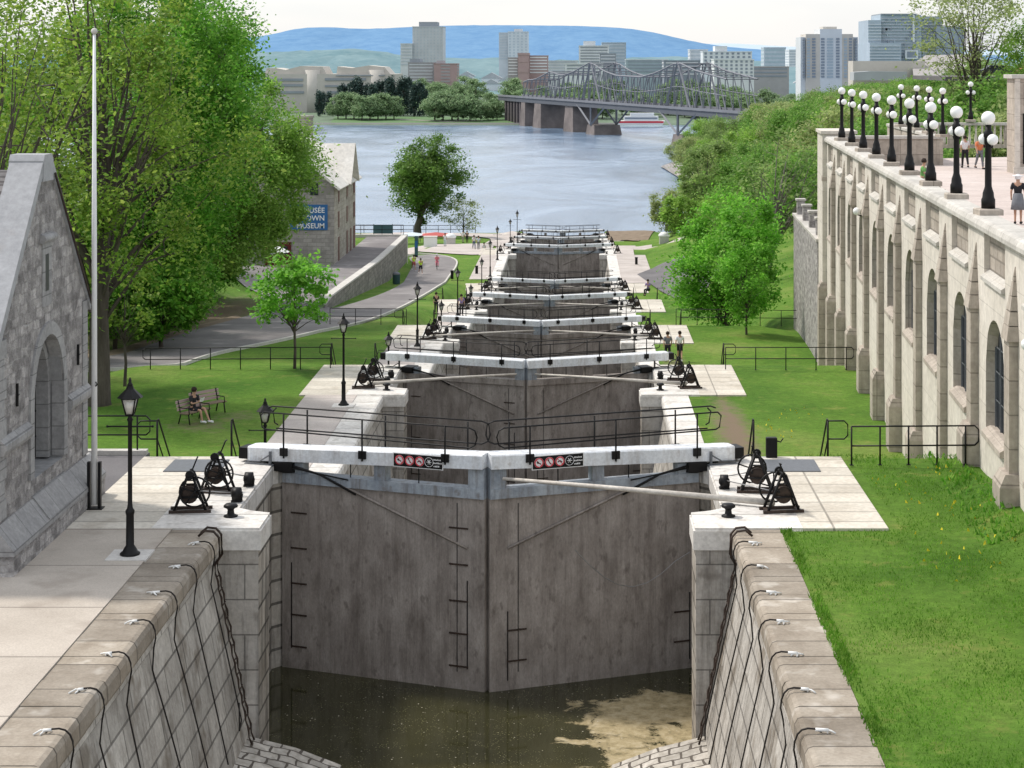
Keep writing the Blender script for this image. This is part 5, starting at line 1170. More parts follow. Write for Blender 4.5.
ridge('wooded_ridge', 3000, [(150, 55), (260, 52), (330, 50), (355, 49), (390, 53), (420, 57), (470, 59), (520, 57), (560, 61), (620, 58), (690, 56), (760, 62), (850, 60), (1200, 58)], 'hill_mid', 900, 3, -16)
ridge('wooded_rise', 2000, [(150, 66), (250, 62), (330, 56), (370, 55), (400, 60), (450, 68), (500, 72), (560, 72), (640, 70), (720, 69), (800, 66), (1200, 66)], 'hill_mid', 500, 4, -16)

# ------------------------------------------------------------------ far city
HAZE_TINT = (.62, .68, .72)  # distance haze, mixed into the base colours of the far city
for nme, c in dict(beige=(.52, .45, .36), paleg=(.52, .53, .56), pale=(.62, .64, .66), brick=(.33, .15, .13), brown=(.28, .25, .26), dark=(.15, .17, .20), teal=(.28, .38, .42), glassc=(.30, .38, .45), glassd=(.17, .22, .28), whitec=(.72, .74, .75), haze=(.42, .47, .52), roofg=(.34, .35, .36), sand=(.48, .42, .34), earth=(.25, .20, .17), navy=(.11, .14, .20)).items(): fc('c_'+nme, tuple(a*.72+b*.28 for a, b in zip(c, HAZE_TINT)))
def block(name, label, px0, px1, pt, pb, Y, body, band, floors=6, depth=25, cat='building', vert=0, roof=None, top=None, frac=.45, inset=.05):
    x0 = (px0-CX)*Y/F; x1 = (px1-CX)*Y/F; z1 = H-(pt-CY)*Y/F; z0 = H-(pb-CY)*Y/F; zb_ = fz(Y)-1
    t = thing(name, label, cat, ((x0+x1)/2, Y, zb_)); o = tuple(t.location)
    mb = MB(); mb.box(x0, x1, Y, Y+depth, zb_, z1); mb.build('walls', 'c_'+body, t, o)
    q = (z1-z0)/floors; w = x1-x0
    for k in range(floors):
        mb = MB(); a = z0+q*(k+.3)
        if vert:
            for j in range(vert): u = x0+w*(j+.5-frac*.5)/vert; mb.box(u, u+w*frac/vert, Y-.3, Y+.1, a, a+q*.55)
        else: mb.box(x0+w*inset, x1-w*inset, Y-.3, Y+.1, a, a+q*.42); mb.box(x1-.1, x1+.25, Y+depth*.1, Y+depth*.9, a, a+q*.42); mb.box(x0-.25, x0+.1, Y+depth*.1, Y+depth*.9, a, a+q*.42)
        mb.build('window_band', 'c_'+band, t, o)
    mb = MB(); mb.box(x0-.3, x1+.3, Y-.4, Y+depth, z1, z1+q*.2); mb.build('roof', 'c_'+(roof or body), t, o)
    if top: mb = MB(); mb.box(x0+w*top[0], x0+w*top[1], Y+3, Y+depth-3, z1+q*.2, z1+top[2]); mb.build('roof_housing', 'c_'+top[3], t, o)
    return t
# beige riverside museum with curved bays
t = thing('riverside_museum', 'long low beige building with curved bays and dark window bands on the far bank', 'building', (-130, 1010, fz(1010))); o = tuple(t.location)
Yc = 1010
def cb(px): return (px-CX)*Yc/F
def cz(py): return H-(py-CY)*Yc/F
mb = MB(); mb.box(cb(262), cb(396), Yc, Yc+40, -20, cz(74)); mb.build('walls', 'c_sand', t, o)
mb = MB(); mb.prism([(cb(264), cz(74)), (cb(266), cz(68)), (cb(275), cz(68)), (cb(285), cz(70)), (cb(300), cz(66)), (cb(322), cz(66.5)), (cb(326), cz(74))], 'y', Yc+2, Yc+30); mb.prism([(cb(336), cz(74)), (cb(337), cz(66.5)), (cb(352), cz(68)), (cb(368), cz(65.5)), (cb(384), cz(67)), (cb(390), cz(74))], 'y', Yc+2, Yc+30); mb.build('curved_roof', 'c_beige', t, o)
mb = MB()
for c_ in (312, 376): 
    mb.lathe([((cb(c_+9)-cb(c_-9))/2, -20-cz(0)+cz(0)), ((cb(c_+9)-cb(c_-9))/2, cz(70))], (cb(c_), Yc+4, 0), 16)
mb.build('curved_bay', 'c_sand', t, o)
for (a_, b_, y0, y1) in ((266, 303, 78.5, 81), (266, 303, 84, 86.5), (268, 304, 91, 93.5), (325, 366, 78, 80.5), (325, 366, 85, 87), (327, 350, 91, 93.5), (336, 385, 75, 76), (385, 393, 79, 86)):
    mb = MB(); mb.box(cb(a_), cb(b_), Yc-.6, Yc+.2, cz(y1), cz(y0)); mb.build('window_band', 'c_dark', t, o)
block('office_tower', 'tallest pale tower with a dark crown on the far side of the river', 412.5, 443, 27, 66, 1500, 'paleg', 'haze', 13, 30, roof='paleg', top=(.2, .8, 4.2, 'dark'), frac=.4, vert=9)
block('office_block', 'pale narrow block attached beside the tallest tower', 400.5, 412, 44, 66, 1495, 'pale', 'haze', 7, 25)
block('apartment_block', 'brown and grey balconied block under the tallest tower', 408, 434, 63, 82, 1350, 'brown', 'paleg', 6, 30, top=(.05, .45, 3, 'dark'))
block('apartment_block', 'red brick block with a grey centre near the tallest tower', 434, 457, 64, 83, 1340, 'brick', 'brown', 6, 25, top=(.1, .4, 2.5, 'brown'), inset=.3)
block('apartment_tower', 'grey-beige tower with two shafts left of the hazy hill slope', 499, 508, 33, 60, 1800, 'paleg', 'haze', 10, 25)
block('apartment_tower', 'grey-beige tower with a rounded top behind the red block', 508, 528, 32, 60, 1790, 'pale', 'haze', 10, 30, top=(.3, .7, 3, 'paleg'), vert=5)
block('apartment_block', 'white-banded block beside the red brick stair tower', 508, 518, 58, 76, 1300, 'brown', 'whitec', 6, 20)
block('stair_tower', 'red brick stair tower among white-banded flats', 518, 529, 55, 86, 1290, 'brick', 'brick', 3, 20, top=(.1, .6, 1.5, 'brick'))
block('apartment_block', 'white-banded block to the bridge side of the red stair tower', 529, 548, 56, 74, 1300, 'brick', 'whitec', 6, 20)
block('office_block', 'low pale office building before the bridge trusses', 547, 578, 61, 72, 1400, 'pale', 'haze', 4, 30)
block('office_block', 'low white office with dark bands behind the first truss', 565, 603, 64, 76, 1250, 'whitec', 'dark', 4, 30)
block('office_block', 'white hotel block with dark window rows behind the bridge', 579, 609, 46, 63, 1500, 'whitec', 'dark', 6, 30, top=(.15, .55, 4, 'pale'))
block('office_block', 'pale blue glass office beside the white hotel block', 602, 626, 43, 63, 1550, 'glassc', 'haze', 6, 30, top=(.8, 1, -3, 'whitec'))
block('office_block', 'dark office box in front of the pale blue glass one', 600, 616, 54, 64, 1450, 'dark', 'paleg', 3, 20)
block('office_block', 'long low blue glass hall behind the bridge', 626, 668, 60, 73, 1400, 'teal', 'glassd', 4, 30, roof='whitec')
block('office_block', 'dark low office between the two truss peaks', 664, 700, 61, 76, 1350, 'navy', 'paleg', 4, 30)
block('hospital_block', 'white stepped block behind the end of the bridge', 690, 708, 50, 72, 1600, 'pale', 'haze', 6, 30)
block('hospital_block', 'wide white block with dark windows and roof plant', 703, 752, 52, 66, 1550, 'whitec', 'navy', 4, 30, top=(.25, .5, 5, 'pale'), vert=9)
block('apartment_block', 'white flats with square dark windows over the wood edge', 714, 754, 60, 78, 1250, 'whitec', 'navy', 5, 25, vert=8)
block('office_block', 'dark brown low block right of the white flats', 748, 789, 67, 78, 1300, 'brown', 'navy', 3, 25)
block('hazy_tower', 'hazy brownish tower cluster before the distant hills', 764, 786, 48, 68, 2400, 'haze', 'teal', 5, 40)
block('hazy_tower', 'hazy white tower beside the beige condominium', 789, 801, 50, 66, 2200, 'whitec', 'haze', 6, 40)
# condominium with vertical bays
Yq = 900
t = thing('condominium', 'wide beige condominium tower with white vertical bays and blue windows', 'building', at(830, 78, Yq)); o = tuple(t.location)
qx = lambda px: (px-CX)*Yq/F
qz = lambda py: H-(py-CY)*Yq/F
for a_, b_, tp_ in ((801, 806, 37), (806, 820, 34), (820, 842, 29), (842, 853, 34), (853, 858.5, 37)):
    mb = MB(); mb.box(qx(a_)+.01, qx(b_)-.01, Yq+(1.5 if a_ in (801, 853) else 0), Yq+22, -22, qz(tp_)); mb.build('tower_wing', 'c_beige' if a_ in (806, 842) else 'c_pale', t, o)
mb = MB(); mb.box(qx(824), qx(838), Yq+4, Yq+16, qz(29), qz(26.5)); mb.build('roof_housing', 'c_beige', t, o)
for fl in range(14):
    y0 = 38+fl*2.9
    for a_, b_, c_ in ((807, 810, 'glassc'), (812, 815.5, 'navy'), (821, 824.5, 'navy'), (827, 833, 'glassc'), (836, 839.5, 'navy'), (844, 847, 'glassc'), (849, 852, 'navy'), (803, 805, 'navy'), (855, 857, 'navy')):
        mb = MB(); mb.box(qx(a_), qx(b_), Yq-.3, Yq+1.8, qz(y0+1.9), qz(y0)); mb.build('window', 'c_'+c_, t, o) if (fl % 1 == 0) else None
Yg = 800
t = thing('glass_condominium', 'stepped blue-grey glass condominium with white framed balconies', 'building', at(900, 62, Yg)); o = tuple(t.location)
gx = lambda px: (px-CX)*Yg/F
gz = lambda py: H-(py-CY)*Yg/F
for a_, b_, tp_, c_, d_ in ((869, 882, 20, 'glassc', 2), (882, 923, 14.5, 'glassc', 4), (923, 945, 16, 'glassd', 6), (938, 966, 26, 'glassd', 3), (868.6, 900, 43, 'glassc', -3)):
    mb = MB(); mb.box(gx(a_), gx(b_), Yg+d_, Yg+30, -22, gz(tp_)); mb.build('glass_wing', 'c_'+c_, t, o)
for fl in range(16):
    y0 = 18+fl*3.1
    for a_, b_, d_ in ((868.5, 882, 1.5), (883, 922, 3.4), (924, 944, 5.4), (868.5, 899, -3.6)):
        if (a_ == 868.5 and b_ == 899 and y0 < 43) or (b_ == 882 and y0 < 22): continue
        mb = MB(); mb.box(gx(a_), gx(b_), Yg+d_, Yg+d_+.55, gz(y0+.55), gz(y0)); mb.build('balcony_slab', 'c_whitec' if b_ in (899, 882) else 'c_paleg', t, o)
rg = random.Random(9)
for k in range(80):
    px = rg.uniform(883, 943); fl = rg.randrange(15); y0 = 18.7+fl*3.1; mb = MB(); w_ = rg.uniform(1, 2.4); d_ = 3.5 if px < 921 else 5.6
    mb.box(gx(px), gx(px+w_), Yg+d_-.05, Yg+d_+.4, gz(y0+2.3), gz(y0)); mb.build('window', 'c_'+rg.choice(('navy', 'glassd', 'teal')), t, o)
mb = MB(); mb.box(gx(914), gx(916), Yg+3, Yg+3.6, gz(42), gz(14)); mb.box(gx(906), gx(919), Yg+2, Yg+3.3, gz(59), gz(50)); mb.build('white_frame', 'c_whitec', t, o)
mb = MB(); mb.box(gx(908), gx(917), Yg+1.9, Yg+2.0, gz(57.5), gz(51.5)); mb.build('dark_panel', 'c_navy', t, o)
mb = MB(); mb.box(gx(882), gx(918), Yg+3, Yg+29, gz(14.5), gz(13.4)); mb.build('roof', 'c_dark', t, o)
# low works in front of the condominiums
t = thing('stone_gallery', 'long low beige stone wall and grey roofs below the two condominiums', 'building', at(880, 78, 560)); o = tuple(t.location)
kx = lambda px: (px-CX)*560/F
kz = lambda py: H-(py-CY)*560/F
mb = MB(); mb.box(kx(853), kx(925), 560, 570, -16, kz(61)); mb.build('walls', 'c_beige', t, o)
mb = MB(); mb.prism([(kx(848), kz(72)), (kx(864), kz(71)), (kx(900), kz(71.5)), (kx(900), kz(80)), (kx(848), kz(80))], 'y', 548, 556); mb.build('lower_roof', 'c_roofg', t, o)
struct('earth_mound', MB().add([(kx(905), 545, kz(80)), (kx(990), 545, kz(80)), (kx(990), 575, kz(54)), (kx(935), 575, kz(55)), (kx(915), 565, kz(64))], [(0, 1, 2, 3, 4)]), 'c_earth')
# small far houses
hp = None
for k in range(95):
    px = rr.choice((rr.uniform(440, 520), rr.uniform(300, 420), rr.uniform(640, 800), rr.uniform(540, 640))); Y = rr.uniform(1500, 2300)
    if hp is None:
        t = thing('far_house', '', 'house'); mb = MB(); mb.box(-6, 6, 0, 9, -2, 6); mb.build('walls', 'c_whitec', t); mb = MB(); mb.prism([(-6.5, 6), (6.5, 6), (0, 9.5)], 'y', -.5, 9.5); mb.build('roof', 'c_roofg', t); hp = t
    else: t = copy_tree(hp)
    t.location = ((px-CX)*Y/F, Y, fz(Y)+rr.uniform(0, 5)); s_ = rr.uniform(.6, 1.5); t.scale = (s_, 1, s_); tag(t, 'small white house among the trees of the far city', 'house', 'white houses of the far city')

# ------------------------------------------------------------------ steel bridge
BX0, BY0, BX1, BY1 = -30.6, 920, 44, 668
dv = Vector((BX1-BX0, BY1-BY0)); bl = dv.length; DZ = -6.3
t = thing('steel_bridge', 'long grey steel truss bridge with two peaked towers crossing the river on stone piers', 'bridge', (BX0, BY0, DZ), math.atan2(dv.y, dv.x))
fc('c_steel', (.19, .20, .225)); fc('c_pierstone', (.20, .17, .16), .5); fc('c_deck', (.10, .11, .13)); fc('c_trestle', (.10, .085, .09))
prof = [(32, 6.8), (44, 8.7), (58, 9), (84, 12.9), (103, 11.2), (120, 12.8), (147, 17.2), (165, 13.6), (181, 11.8), (213, 11.4), (232, 13.3), (255, 17.2), (275, 14), (310, 10.9), (326, 6)]
chz = lambda s: lerp_tab(prof, s)
mb = MB(); mb.box(-10, 460, -6, 6, -1.8, 0.1); mb.build('deck', 'c_deck', t)
mb = MB(); mb.box(-10, 460, -6.4, -6.1, 0.2, 1.1); mb.box(-10, 460, 6.1, 6.4, .2, 1.1); mb.build('parapet', 'c_steel', t)
nodes = frange(38, 304, 7.6)
for sy in (-5.6, 5.6):
    mb = MB()
    for a_, b_ in zip(nodes, nodes[1:]):
        mb.tube([(a_, sy, chz(a_)), (b_, sy, chz(b_))], .32, 4, False, False); mb.tube([(a_, sy, 0), (a_, sy, chz(a_))], .19, 4, False, False)
        if chz(a_) > 1: mb.tube([(a_, sy, 0 if (a_ < 147 or 181 < a_ < 255) else chz(a_)), (b_, sy, chz(b_) if (a_ < 147 or 181 < a_ < 255) else 0)], .2, 4, False, False)
        if chz(a_) > 5: mb.tube([(a_, sy, chz(a_)*.5), (b_, sy, chz(b_)*.5)], .16, 4, False, False)
    for px_ in (147, 255):
        mb.tube([(px_, sy, chz(px_)), (px_-14, sy, 0)], .4, 4, False, False); mb.tube([(px_, sy, chz(px_)), (px_+14, sy, 0)], .4, 4, False, False)
        mb.tube([(px_, sy, -9), (px_-20, sy, -.9)], .5, 4, False, False); mb.tube([(px_, sy, -9), (px_+20, sy, -.9)], .5, 4, False, False); mb.tube([(px_, sy, -9), (px_, sy, 0)], .5, 4, False, False)
    mb.build('truss', 'c_steel', t)
mb = MB()
for a_ in nodes: mb.tube([(a_, -5.6, chz(a_)), (a_, 5.6, chz(a_))], .2, 4, False, False)
mb.build('cross_brace', 'c_steel', t)
for s_, w, hw, zt in ((38, 5, 6.5, -1), (64, 7.5, 6.5, -1), (114, 8, 6, -1), (147, 7, 6.2, -9), (255, 7, 6.2, -9)):
    mb = MB(); v = [(s_-w, -hw, -15), (s_+w, -hw, -15), (s_+w, hw, -15), (s_-w, hw, -15), (s_-w*.7, -hw*.9, zt), (s_+w*.7, -hw*.9, zt), (s_+w*.7, hw*.9, zt), (s_-w*.7, hw*.9, zt)]
    mb.add(v, [(0, 1, 5, 4), (1, 2, 6, 5), (2, 3, 7, 6), (3, 0, 4, 7), (4, 5, 6, 7)]); mb.build('stone_pier', 'c_pierstone', t)
for a_ in frange(2, 30, 5.6):
    mb = MB(); mb.box(a_-1.2, a_+1.2, -5.5, 5.5, -14, -.9); mb.build('trestle', 'c_trestle', t)
# river boat
t = thing('river_boat', 'white and red river boat moored under the bridge at the far shore', 'boat', at(641, 125, 868)); mb = MB()
mb.prism([(-11, .2), (-10, 2), (11, 2), (10, .2)], 'y', -3, 3); mb.build('hull', 'white', t); mb = MB(); mb.box(-10.4, 10.4, -3.1, -3.0, 1.0, 1.9); mb.build('red_stripe', 'signred', t); mb = MB(); mb.box(-8, 8, -2.5, 2.5, 2, 4.2); mb.box(-5, 6, -2.2, 2.2, 4.2, 5.6); mb.build('cabin', 'white', t); mb = MB(); mb.box(-7.5, 7.5, -2.6, -2.5, 2.8, 3.6); mb.build('cabin_windows', 'c_navy', t)

# ------------------------------------------------------------------ people
def person(x, y, z, rot, pose, top, bottom, label, hair='hair', long_=True, sc=1, skirt=False, hat=False, book=False, dress=None):
    t = thing('person', label, 'person', (x, y, z), rot); t.scale = (sc,)*3
    J = {}
    if pose == 'sit':
        J = dict(pel=(0, .02, .48), wa=(0, .04, .66), ch=(0, .03, .92), nk=(0, .0, 1.08), h1=(0, -.03, 1.15), h2=(0, -.04, 1.24), h3=(0, -.03, 1.33))
        for s, k in ((-1, 'l'), (1, 'r')):
            J.update({k+'hip': (s*.1, 0, .46), k+'kn': (s*.11, -.44, .50 if s < 0 else .56), k+'an': (s*.1, -.50-(.2 if s > 0 else 0), .09), k+'to': (s*.1, -.64-(.2 if s > 0 else 0), .05), k+'sh': (s*.18, .02, 1.0), k+'el': (s*.24, -.10, .74), k+'wr': (s*.14, -.30, .80), k+'ha': (s*.07, -.37, .84)})
    else:
        st = {'stand': 0, 'walk': .22, 'run': .34}[pose]
        J = dict(pel=(0, 0, .93), wa=(0, 0, 1.08), ch=(0, -.01, 1.32), nk=(0, 0, 1.47), h1=(0, -.01, 1.54), h2=(0, -.02, 1.62), h3=(0, -.01, 1.71))
        for s, k in ((-1, 'l'), (1, 'r')):
            f = s*st; bk = max(0, -s)*st
            J.update({k+'hip': (s*.09, 0, .90), k+'kn': (s*.10, -f*.55-.02, .50), k+'an': (s*.10, -f+bk*.5, .09+bk*.35), k+'to': (s*.11, -f-.13+bk*.5, .04+bk*.2),
                      k+'sh': (s*.18, 0, 1.41), k+'el': (s*.235, f*.5+.03, 1.14), k+'wr': (s*.24, f*.8-.06-(.12 if pose == 'run' else 0), .92+(.16 if pose == 'run' else 0)), k+'ha': (s*.235, f*.9-.10-(.12 if pose == 'run' else 0), .83+(.18 if pose == 'run' else 0))})
    RD = dict(pel=.13, wa=.115, ch=.135, nk=.055, h1=.065, h2=.088, h3=.06)
    for k in 'lr': RD.update({k+'hip': .085, k+'kn': .055, k+'an': .035, k+'to': .03, k+'sh': .055, k+'el': .04, k+'wr': .027, k+'ha': .032})
    def skin(name, mat, chain, grow=0, rad=None, root='pel'):
        names = []; edges = []
        for c in chain:
            for a, b in zip(c, c[1:]):
                for q in (a, b):
                    if q not in names: names.append(q)
                edges.append((names.index(a), names.index(b)))
        co = [J[q] if isinstance(q, str) else q for q in names]
        me = bpy.data.meshes.new(name); me.from_pydata(co, edges, []); me.materials.append(M[mat])
        o = bpy.data.objects.new(name, me); col.objects.link(o); o.parent = t
        md = o.modifiers.new('skin', 'SKIN'); md.use_smooth_shade = True
        lay = me.skin_vertices[0].data
        for q, nme in enumerate(names):
            r_ = (rad or RD).get(nme, .05)+grow; lay[q].radius = (r_, r_*(.78 if nme in ('ch', 'wa', 'pel') else 1)); lay[q].use_root = nme == root
        sd = o.modifiers.new('sub', 'SUBSURF'); sd.levels = 1; sd.render_levels = 1
        return o
    skin('body', 'skin', [('pel', 'wa', 'ch', 'nk', 'h1', 'h2', 'h3')]+[('ch', k+'sh', k+'el', k+'wr', k+'ha') for k in 'lr']+[('pel', k+'hip', k+'kn', k+'an', k+'to') for k in 'lr'])
    J['lsl'] = tuple(Vector(J['lsh']).lerp(Vector(J['lel']), .8)); J['rsl'] = tuple(Vector(J['rsh']).lerp(Vector(J['rel']), .8)); RD['lsl'] = RD['rsl'] = .05
    skin('shirt', top, [('pel', 'wa', 'ch')]+[('ch', k+'sh', k+'sl') for k in 'lr'], .018)
    if skirt:
        mb = MB(); p = J['pel']; mb.lathe([(.26, -.42), (.22, -.15), (.17, .12), (.14, .16)], p, 14); mb.build('skirt', bottom, t)
    else:
        for k in 'lr': J[k+'cf'] = tuple(Vector(J[k+'hip']).lerp(Vector(J[k+'kn']), .85)); RD[k+'cf'] = .065
        skin('trousers' if long_ else 'shorts', bottom, [('pel', k+'hip', k+'kn', k+'an') if long_ else ('pel', k+'hip', k+'cf') for k in 'lr'], .02)
    mb = MB(); q = J['h2']; c = (q[0], q[1]+.02, q[2]+.02)
    mb.lathe([(.10, -.06), (.115, .0), (.105, .06), (.07, .11), (.01, .13)], c, 10)
    if hat: mb.lathe([(.2, .05), (.2, .07), (.11, .08)], c, 12)
    mb.build('hat' if hat else 'hair', 'whitecloth' if hat else hair, t)
    for k in 'lr':
        mb = MB(); a = J[k+'to']; b = J[k+'an']; mb.tube([(b[0], b[1]+.05, a[2]+.005), (a[0], a[1]-.06, a[2])], [.05, .042], 7); mb.build('shoe', 'whitecloth' if not long_ else 'blackcloth', t)
    mb = MB(); mb.ball((q[0], q[1]-.095, q[2]-.01), .018, 6); mb.build('nose', 'skin', t)
    if book:
        bk = thing('book', 'open book held by the seated reader on the bench', 'book', (x, y, z), rot); mb = MB()
        for s in (-1, 1): mb.add([(0, -.38, .80), (s*.13, -.40, .83), (s*.13, -.46, 1.0), (0, -.44, .98)], [(0, 1, 2, 3)])
        mb.build('pages', 'whitecloth', bk)
    return t
def bench(x, y, z, rot, label):
    t = thing('park_bench', label, 'bench', (x, y, z), rot)
    for k in range(3): mb = MB(); mb.bbox(-.75, .75, -.42+k*.15, -.30+k*.15, .42, .46, .01); mb.build('seat_slat', 'dirt', t)
    for k in range(3): mb = MB(); mb.box(-.75, .75, .06+k*.04, .09+k*.04, .52+k*.14, .63+k*.14); mb.build('back_slat', 'c_brick', t)
    for sx in (-.62, .62):
        mb = MB(); mb.tube([(sx, -.45, 0), (sx, -.38, .40), (sx, .02, .40), (sx, .16, .95)], .028, 6); mb.tube([(sx, .12, 0), (sx, .0, .40)], .028, 6); mb.tube([(sx, -.42, .40), (sx, -.40, .64), (sx, .08, .64)], .022, 6); mb.build('leg', 'iron', t)
z1 = Z(-15.4, 74)
bench(-15.35, 74.2, z1, R(62), 'bench with the seated reader, on the lawn'); person(-15.25, 74.2, z1, R(62), 'sit', 'blackcloth', 'blackcloth', 'person in black reading with crossed bare legs on the nearer park bench', long_=False, book=True)
bench(-15.1, 75.9, Z(-15.1, 75.9), R(50), 'empty wooden bench behind the reader\'s bench')
person(5.3, 109, Z(5.6, 109), PI+.1, 'walk', 'greycloth', 'blackcloth', 'walker in a grey shirt and black shorts seen from behind', long_=False)
person(6.02, 109.2, Z(6.4, 109), PI, 'walk', 'whitecloth', 'blackcloth', 'walker in a white shirt and black shorts on the dirt path', long_=False)
person(8.3, 166.5, Z(8.3, 166.5), PI-.5, 'stand', 'bluecloth', 'palecloth', 'person in light clothes standing on the lawn with a dark bag', 'hair', False, skirt=True)
person(11.0, 172, Z(11, 172), .6, 'walk', 'blackcloth', 'khaki', 'person in a black top walking beside the lime-green tree')
person(6.2, 163, L[3]+.1, -.5, 'sit', 'purplecloth', 'blackcloth', 'person in dark purple sitting on the slabs by the fourth gate')
person(-9.3, 150, L[3]+.03, .2, 'stand', 'purplecloth', 'blackcloth', 'person in a lilac shirt standing by the fourth-gate winches')
person(-11.4, 151, Z(-11.4, 151), .4, 'stand', 'blackcloth', 'blackcloth', 'dark figure at the grass edge beside a lantern post')
person(-17.1, 204, Z(-17.1, 204)+.07, .3, 'run', 'limecloth', 'blackcloth', 'runner in a lime vest and black shorts, nearer the camera', long_=False)
person(-18.2, 208, Z(-18.2, 208)+.07, .3, 'run', 'limecloth', 'redcloth', 'smaller runner in a lime top and red shorts behind', long_=False)
t = thing('bicycle', 'bicycle ridden along the lower road by the rider in pink', 'bicycle', (-15.7, 209, Z(-15.7, 209)+.07), .1)
for yy in (-.5, .5): mb = MB(); mb.ring((0, yy, .34), .32, .02, 'x', 14); mb.build('wheel', 'iron', t)
mb = MB(); mb.tube([(0, .5, .34), (0, .1, .85), (0, -.4, .85), (0, -.5, .34)], .02, 5); mb.tube([(0, .1, .85), (0, 0, .32), (0, -.4, .8)], .02, 5); mb.tube([(-.25, -.4, 1.0), (0, -.42, .98), (.25, -.4, 1.0)], .018, 5); mb.build('frame', 'iron', t)
person(-15.7, 209.15, Z(-15.7, 209)+.45, .1, 'sit', 'pinkcloth', 'pinkcloth', 'rider in pink on the bicycle, on the lower road', 'whitecloth')
for k, (px, Y, c, b_, lb) in enumerate(((474, 236, 'whitecloth', 'denim', 'person in a pale top on the walkway before the sixth gate'), (478.5, 235, 'palecloth', 'greycloth', 'person in grey trousers walking on the walkway'), (484, 237, 'whitecloth', 'khaki', 'person in white beside the walkers near the sixth gate'), (463, 262, 'whitecloth', 'khaki', 'person in white on the plaza edge by the pale shrub'), (467, 262, 'blackcloth', 'blackcloth', 'person in black on the plaza edge by the pale shrub'), (445, 247, 'whitecloth', 'palecloth', 'person in white by the kiosks near the plaza'), (450+600/10.24, 250, 'blackcloth', 'greycloth', 'person by the seventh gate against the pale slabs'))):
    x = (px-CX)*Y/F; person(x, Y, Z(x, Y)+.08, rr.uniform(-.5, .5)+(PI if k % 2 else 0), 'walk' if k < 3 else 'stand', c, b_, lb)
for px, Y, po, c, b_, ro, lb, kw in ((965, 101, 'walk', 'whitecloth', 'blackcloth', PI, 'person in a white top and black trousers walking away on the terrace', {}), (979.5, 100, 'walk', 'orangecloth', 'greycloth', .2, 'person in an orange top and grey patterned trousers on the terrace', {}), (985, 103, 'walk', 'redcloth', 'greencloth', -.2, 'person in a red top half behind a lamp post on the terrace', {}),
                               (923.5, 78, 'sit', 'greencloth', 'khaki', 1.2, 'person in green sitting low behind the parapet lamps', {})):
    person((px-CX)*Y/F, Y, 5.17 if po != 'sit' else 5.5, ro, po, c, b_, lb, **kw)
person((1018-CX)*66/F, 66, 5.17, PI*.9, 'stand', 'blackcloth', 'greycloth', 'woman in a dark floral dress and pale hat at the right edge of the terrace', skirt=True, hat=True)
# ------------------------------------------------------------------ small things
def bin_(x, y, z, mat, label, r=.3, hh=1.0):
    t = thing('litter_bin', label, 'bin', (x, y, z)); mb = MB(); mb.lathe([(r*.85, 0), (r, .05), (r, hh*.8), (r*1.05, hh*.82)], n=14); mb.build('bin_body', mat, t); mb = MB(); mb.lathe([(r*1.08, hh*.8), (r*1.08, hh*.86), (r*.7, hh), (r*.2, hh*1.04)], n=14); mb.build('lid', 'steelplate', t)
fc('tealbin', (.05, .11, .12))
bin_(-18.6, 192, Z(-18.6, 192)+.05, 'tealbin', 'teal litter bin on the grass strip under the forecourt wall', .38, 1.2)
bin_(10.1, 128, Z(10.1, 128), 'iron', 'black litter bin in front of the lime-green tree', .48, 1.35)
for k, (px, py, Y) in enumerate(((530/5.483+380, 282, 206), (395/5.48+380, 284, 200), (540+528/5.48, 270, 215))):
    x = (px-CX)*Y/F; t = thing('post_box', ['short black post on the grass strip by the walkway', 'short dark post on the lower road kerb by a lantern', 'short black post at the lawn edge on the terrace side'][k], 'post', (x, Y, Z(x, Y))); mb = MB(); mb.bbox(-.15, .15, -.12, .12, 0, .8); mb.build('post', 'iron', t); mb = MB(); mb.bbox(-.18, .18, -.15, .15, .8, .9); mb.build('cap', 'iron', t)
def pillar(x, y, label):
    t = thing('stone_pillar', label, 'pillar', (x, y, Z(x, y)-.2)); t.scale = (.72, .72, .72); mb = MB(); mb.box(-.9, .9, -.9, .9, 0, 1.6); mb.build('shaft', 'kerb', t); mb = MB(); mb.box(-1.05, 1.05, -1.05, 1.05, 1.6, 1.8); mb.lathe([(1.0, 1.8), (.95, 2.0), (.7, 2.25), (.3, 2.38), (.02, 2.4)], n=14); mb.build('domed_cap', 'white', t)
pillar((450.5-CX)*258/F, 258, 'pale stone pillar with a domed cap beside the kiosks'); pillar((664-CX)*262/F, 262, 'pale stone pillar with a domed cap at the lawn edge under the shore trees')
t = thing('kiosk', 'white box kiosk between the blue and red canopies', 'kiosk', (-19.4, 247, Z(-19.4, 247))); t.scale = (.6, .6, .6); mb = MB(); mb.bbox(-1.4, 1.4, -1, 1, 0, 2.2); mb.build('box', 'white', t); mb = MB(); mb.box(-1.5, 1.5, -1.1, 1.1, 2.2, 2.35); mb.build('lid', 'kerb', t)
for px, mt, lb, w in ((415, 'palecloth', 'pale blue canopy near the riverside tree', 1.9), (438, 'redcloth', 'red and white canopy by the white kiosk', 2.6)):
    x = (px-CX)*266/F; t = thing('canopy_tent', lb, 'canopy', (x, 262, Z(x, 262))); t.scale = (.9, 1, .55); mb = MB(); mb.add([(-w, -1.5, 2.2), (w, -1.5, 2.2), (w, 1.5, 2.2), (-w, 1.5, 2.2), (0, 0, 2.9), (-w, -1.5, 1.95), (w, -1.5, 1.95)], [(0, 1, 4), (1, 2, 4), (2, 3, 4), (3, 0, 4), (0, 1, 6, 5)]); mb.build('canopy', mt, t)
    for sx in (-w, w):
        for sy in (-1.5, 1.5): mb = MB(); mb.tube([(sx, sy, 0), (sx, sy, 2.2)], .05, 5); mb.build('leg', 'steelplate', t)
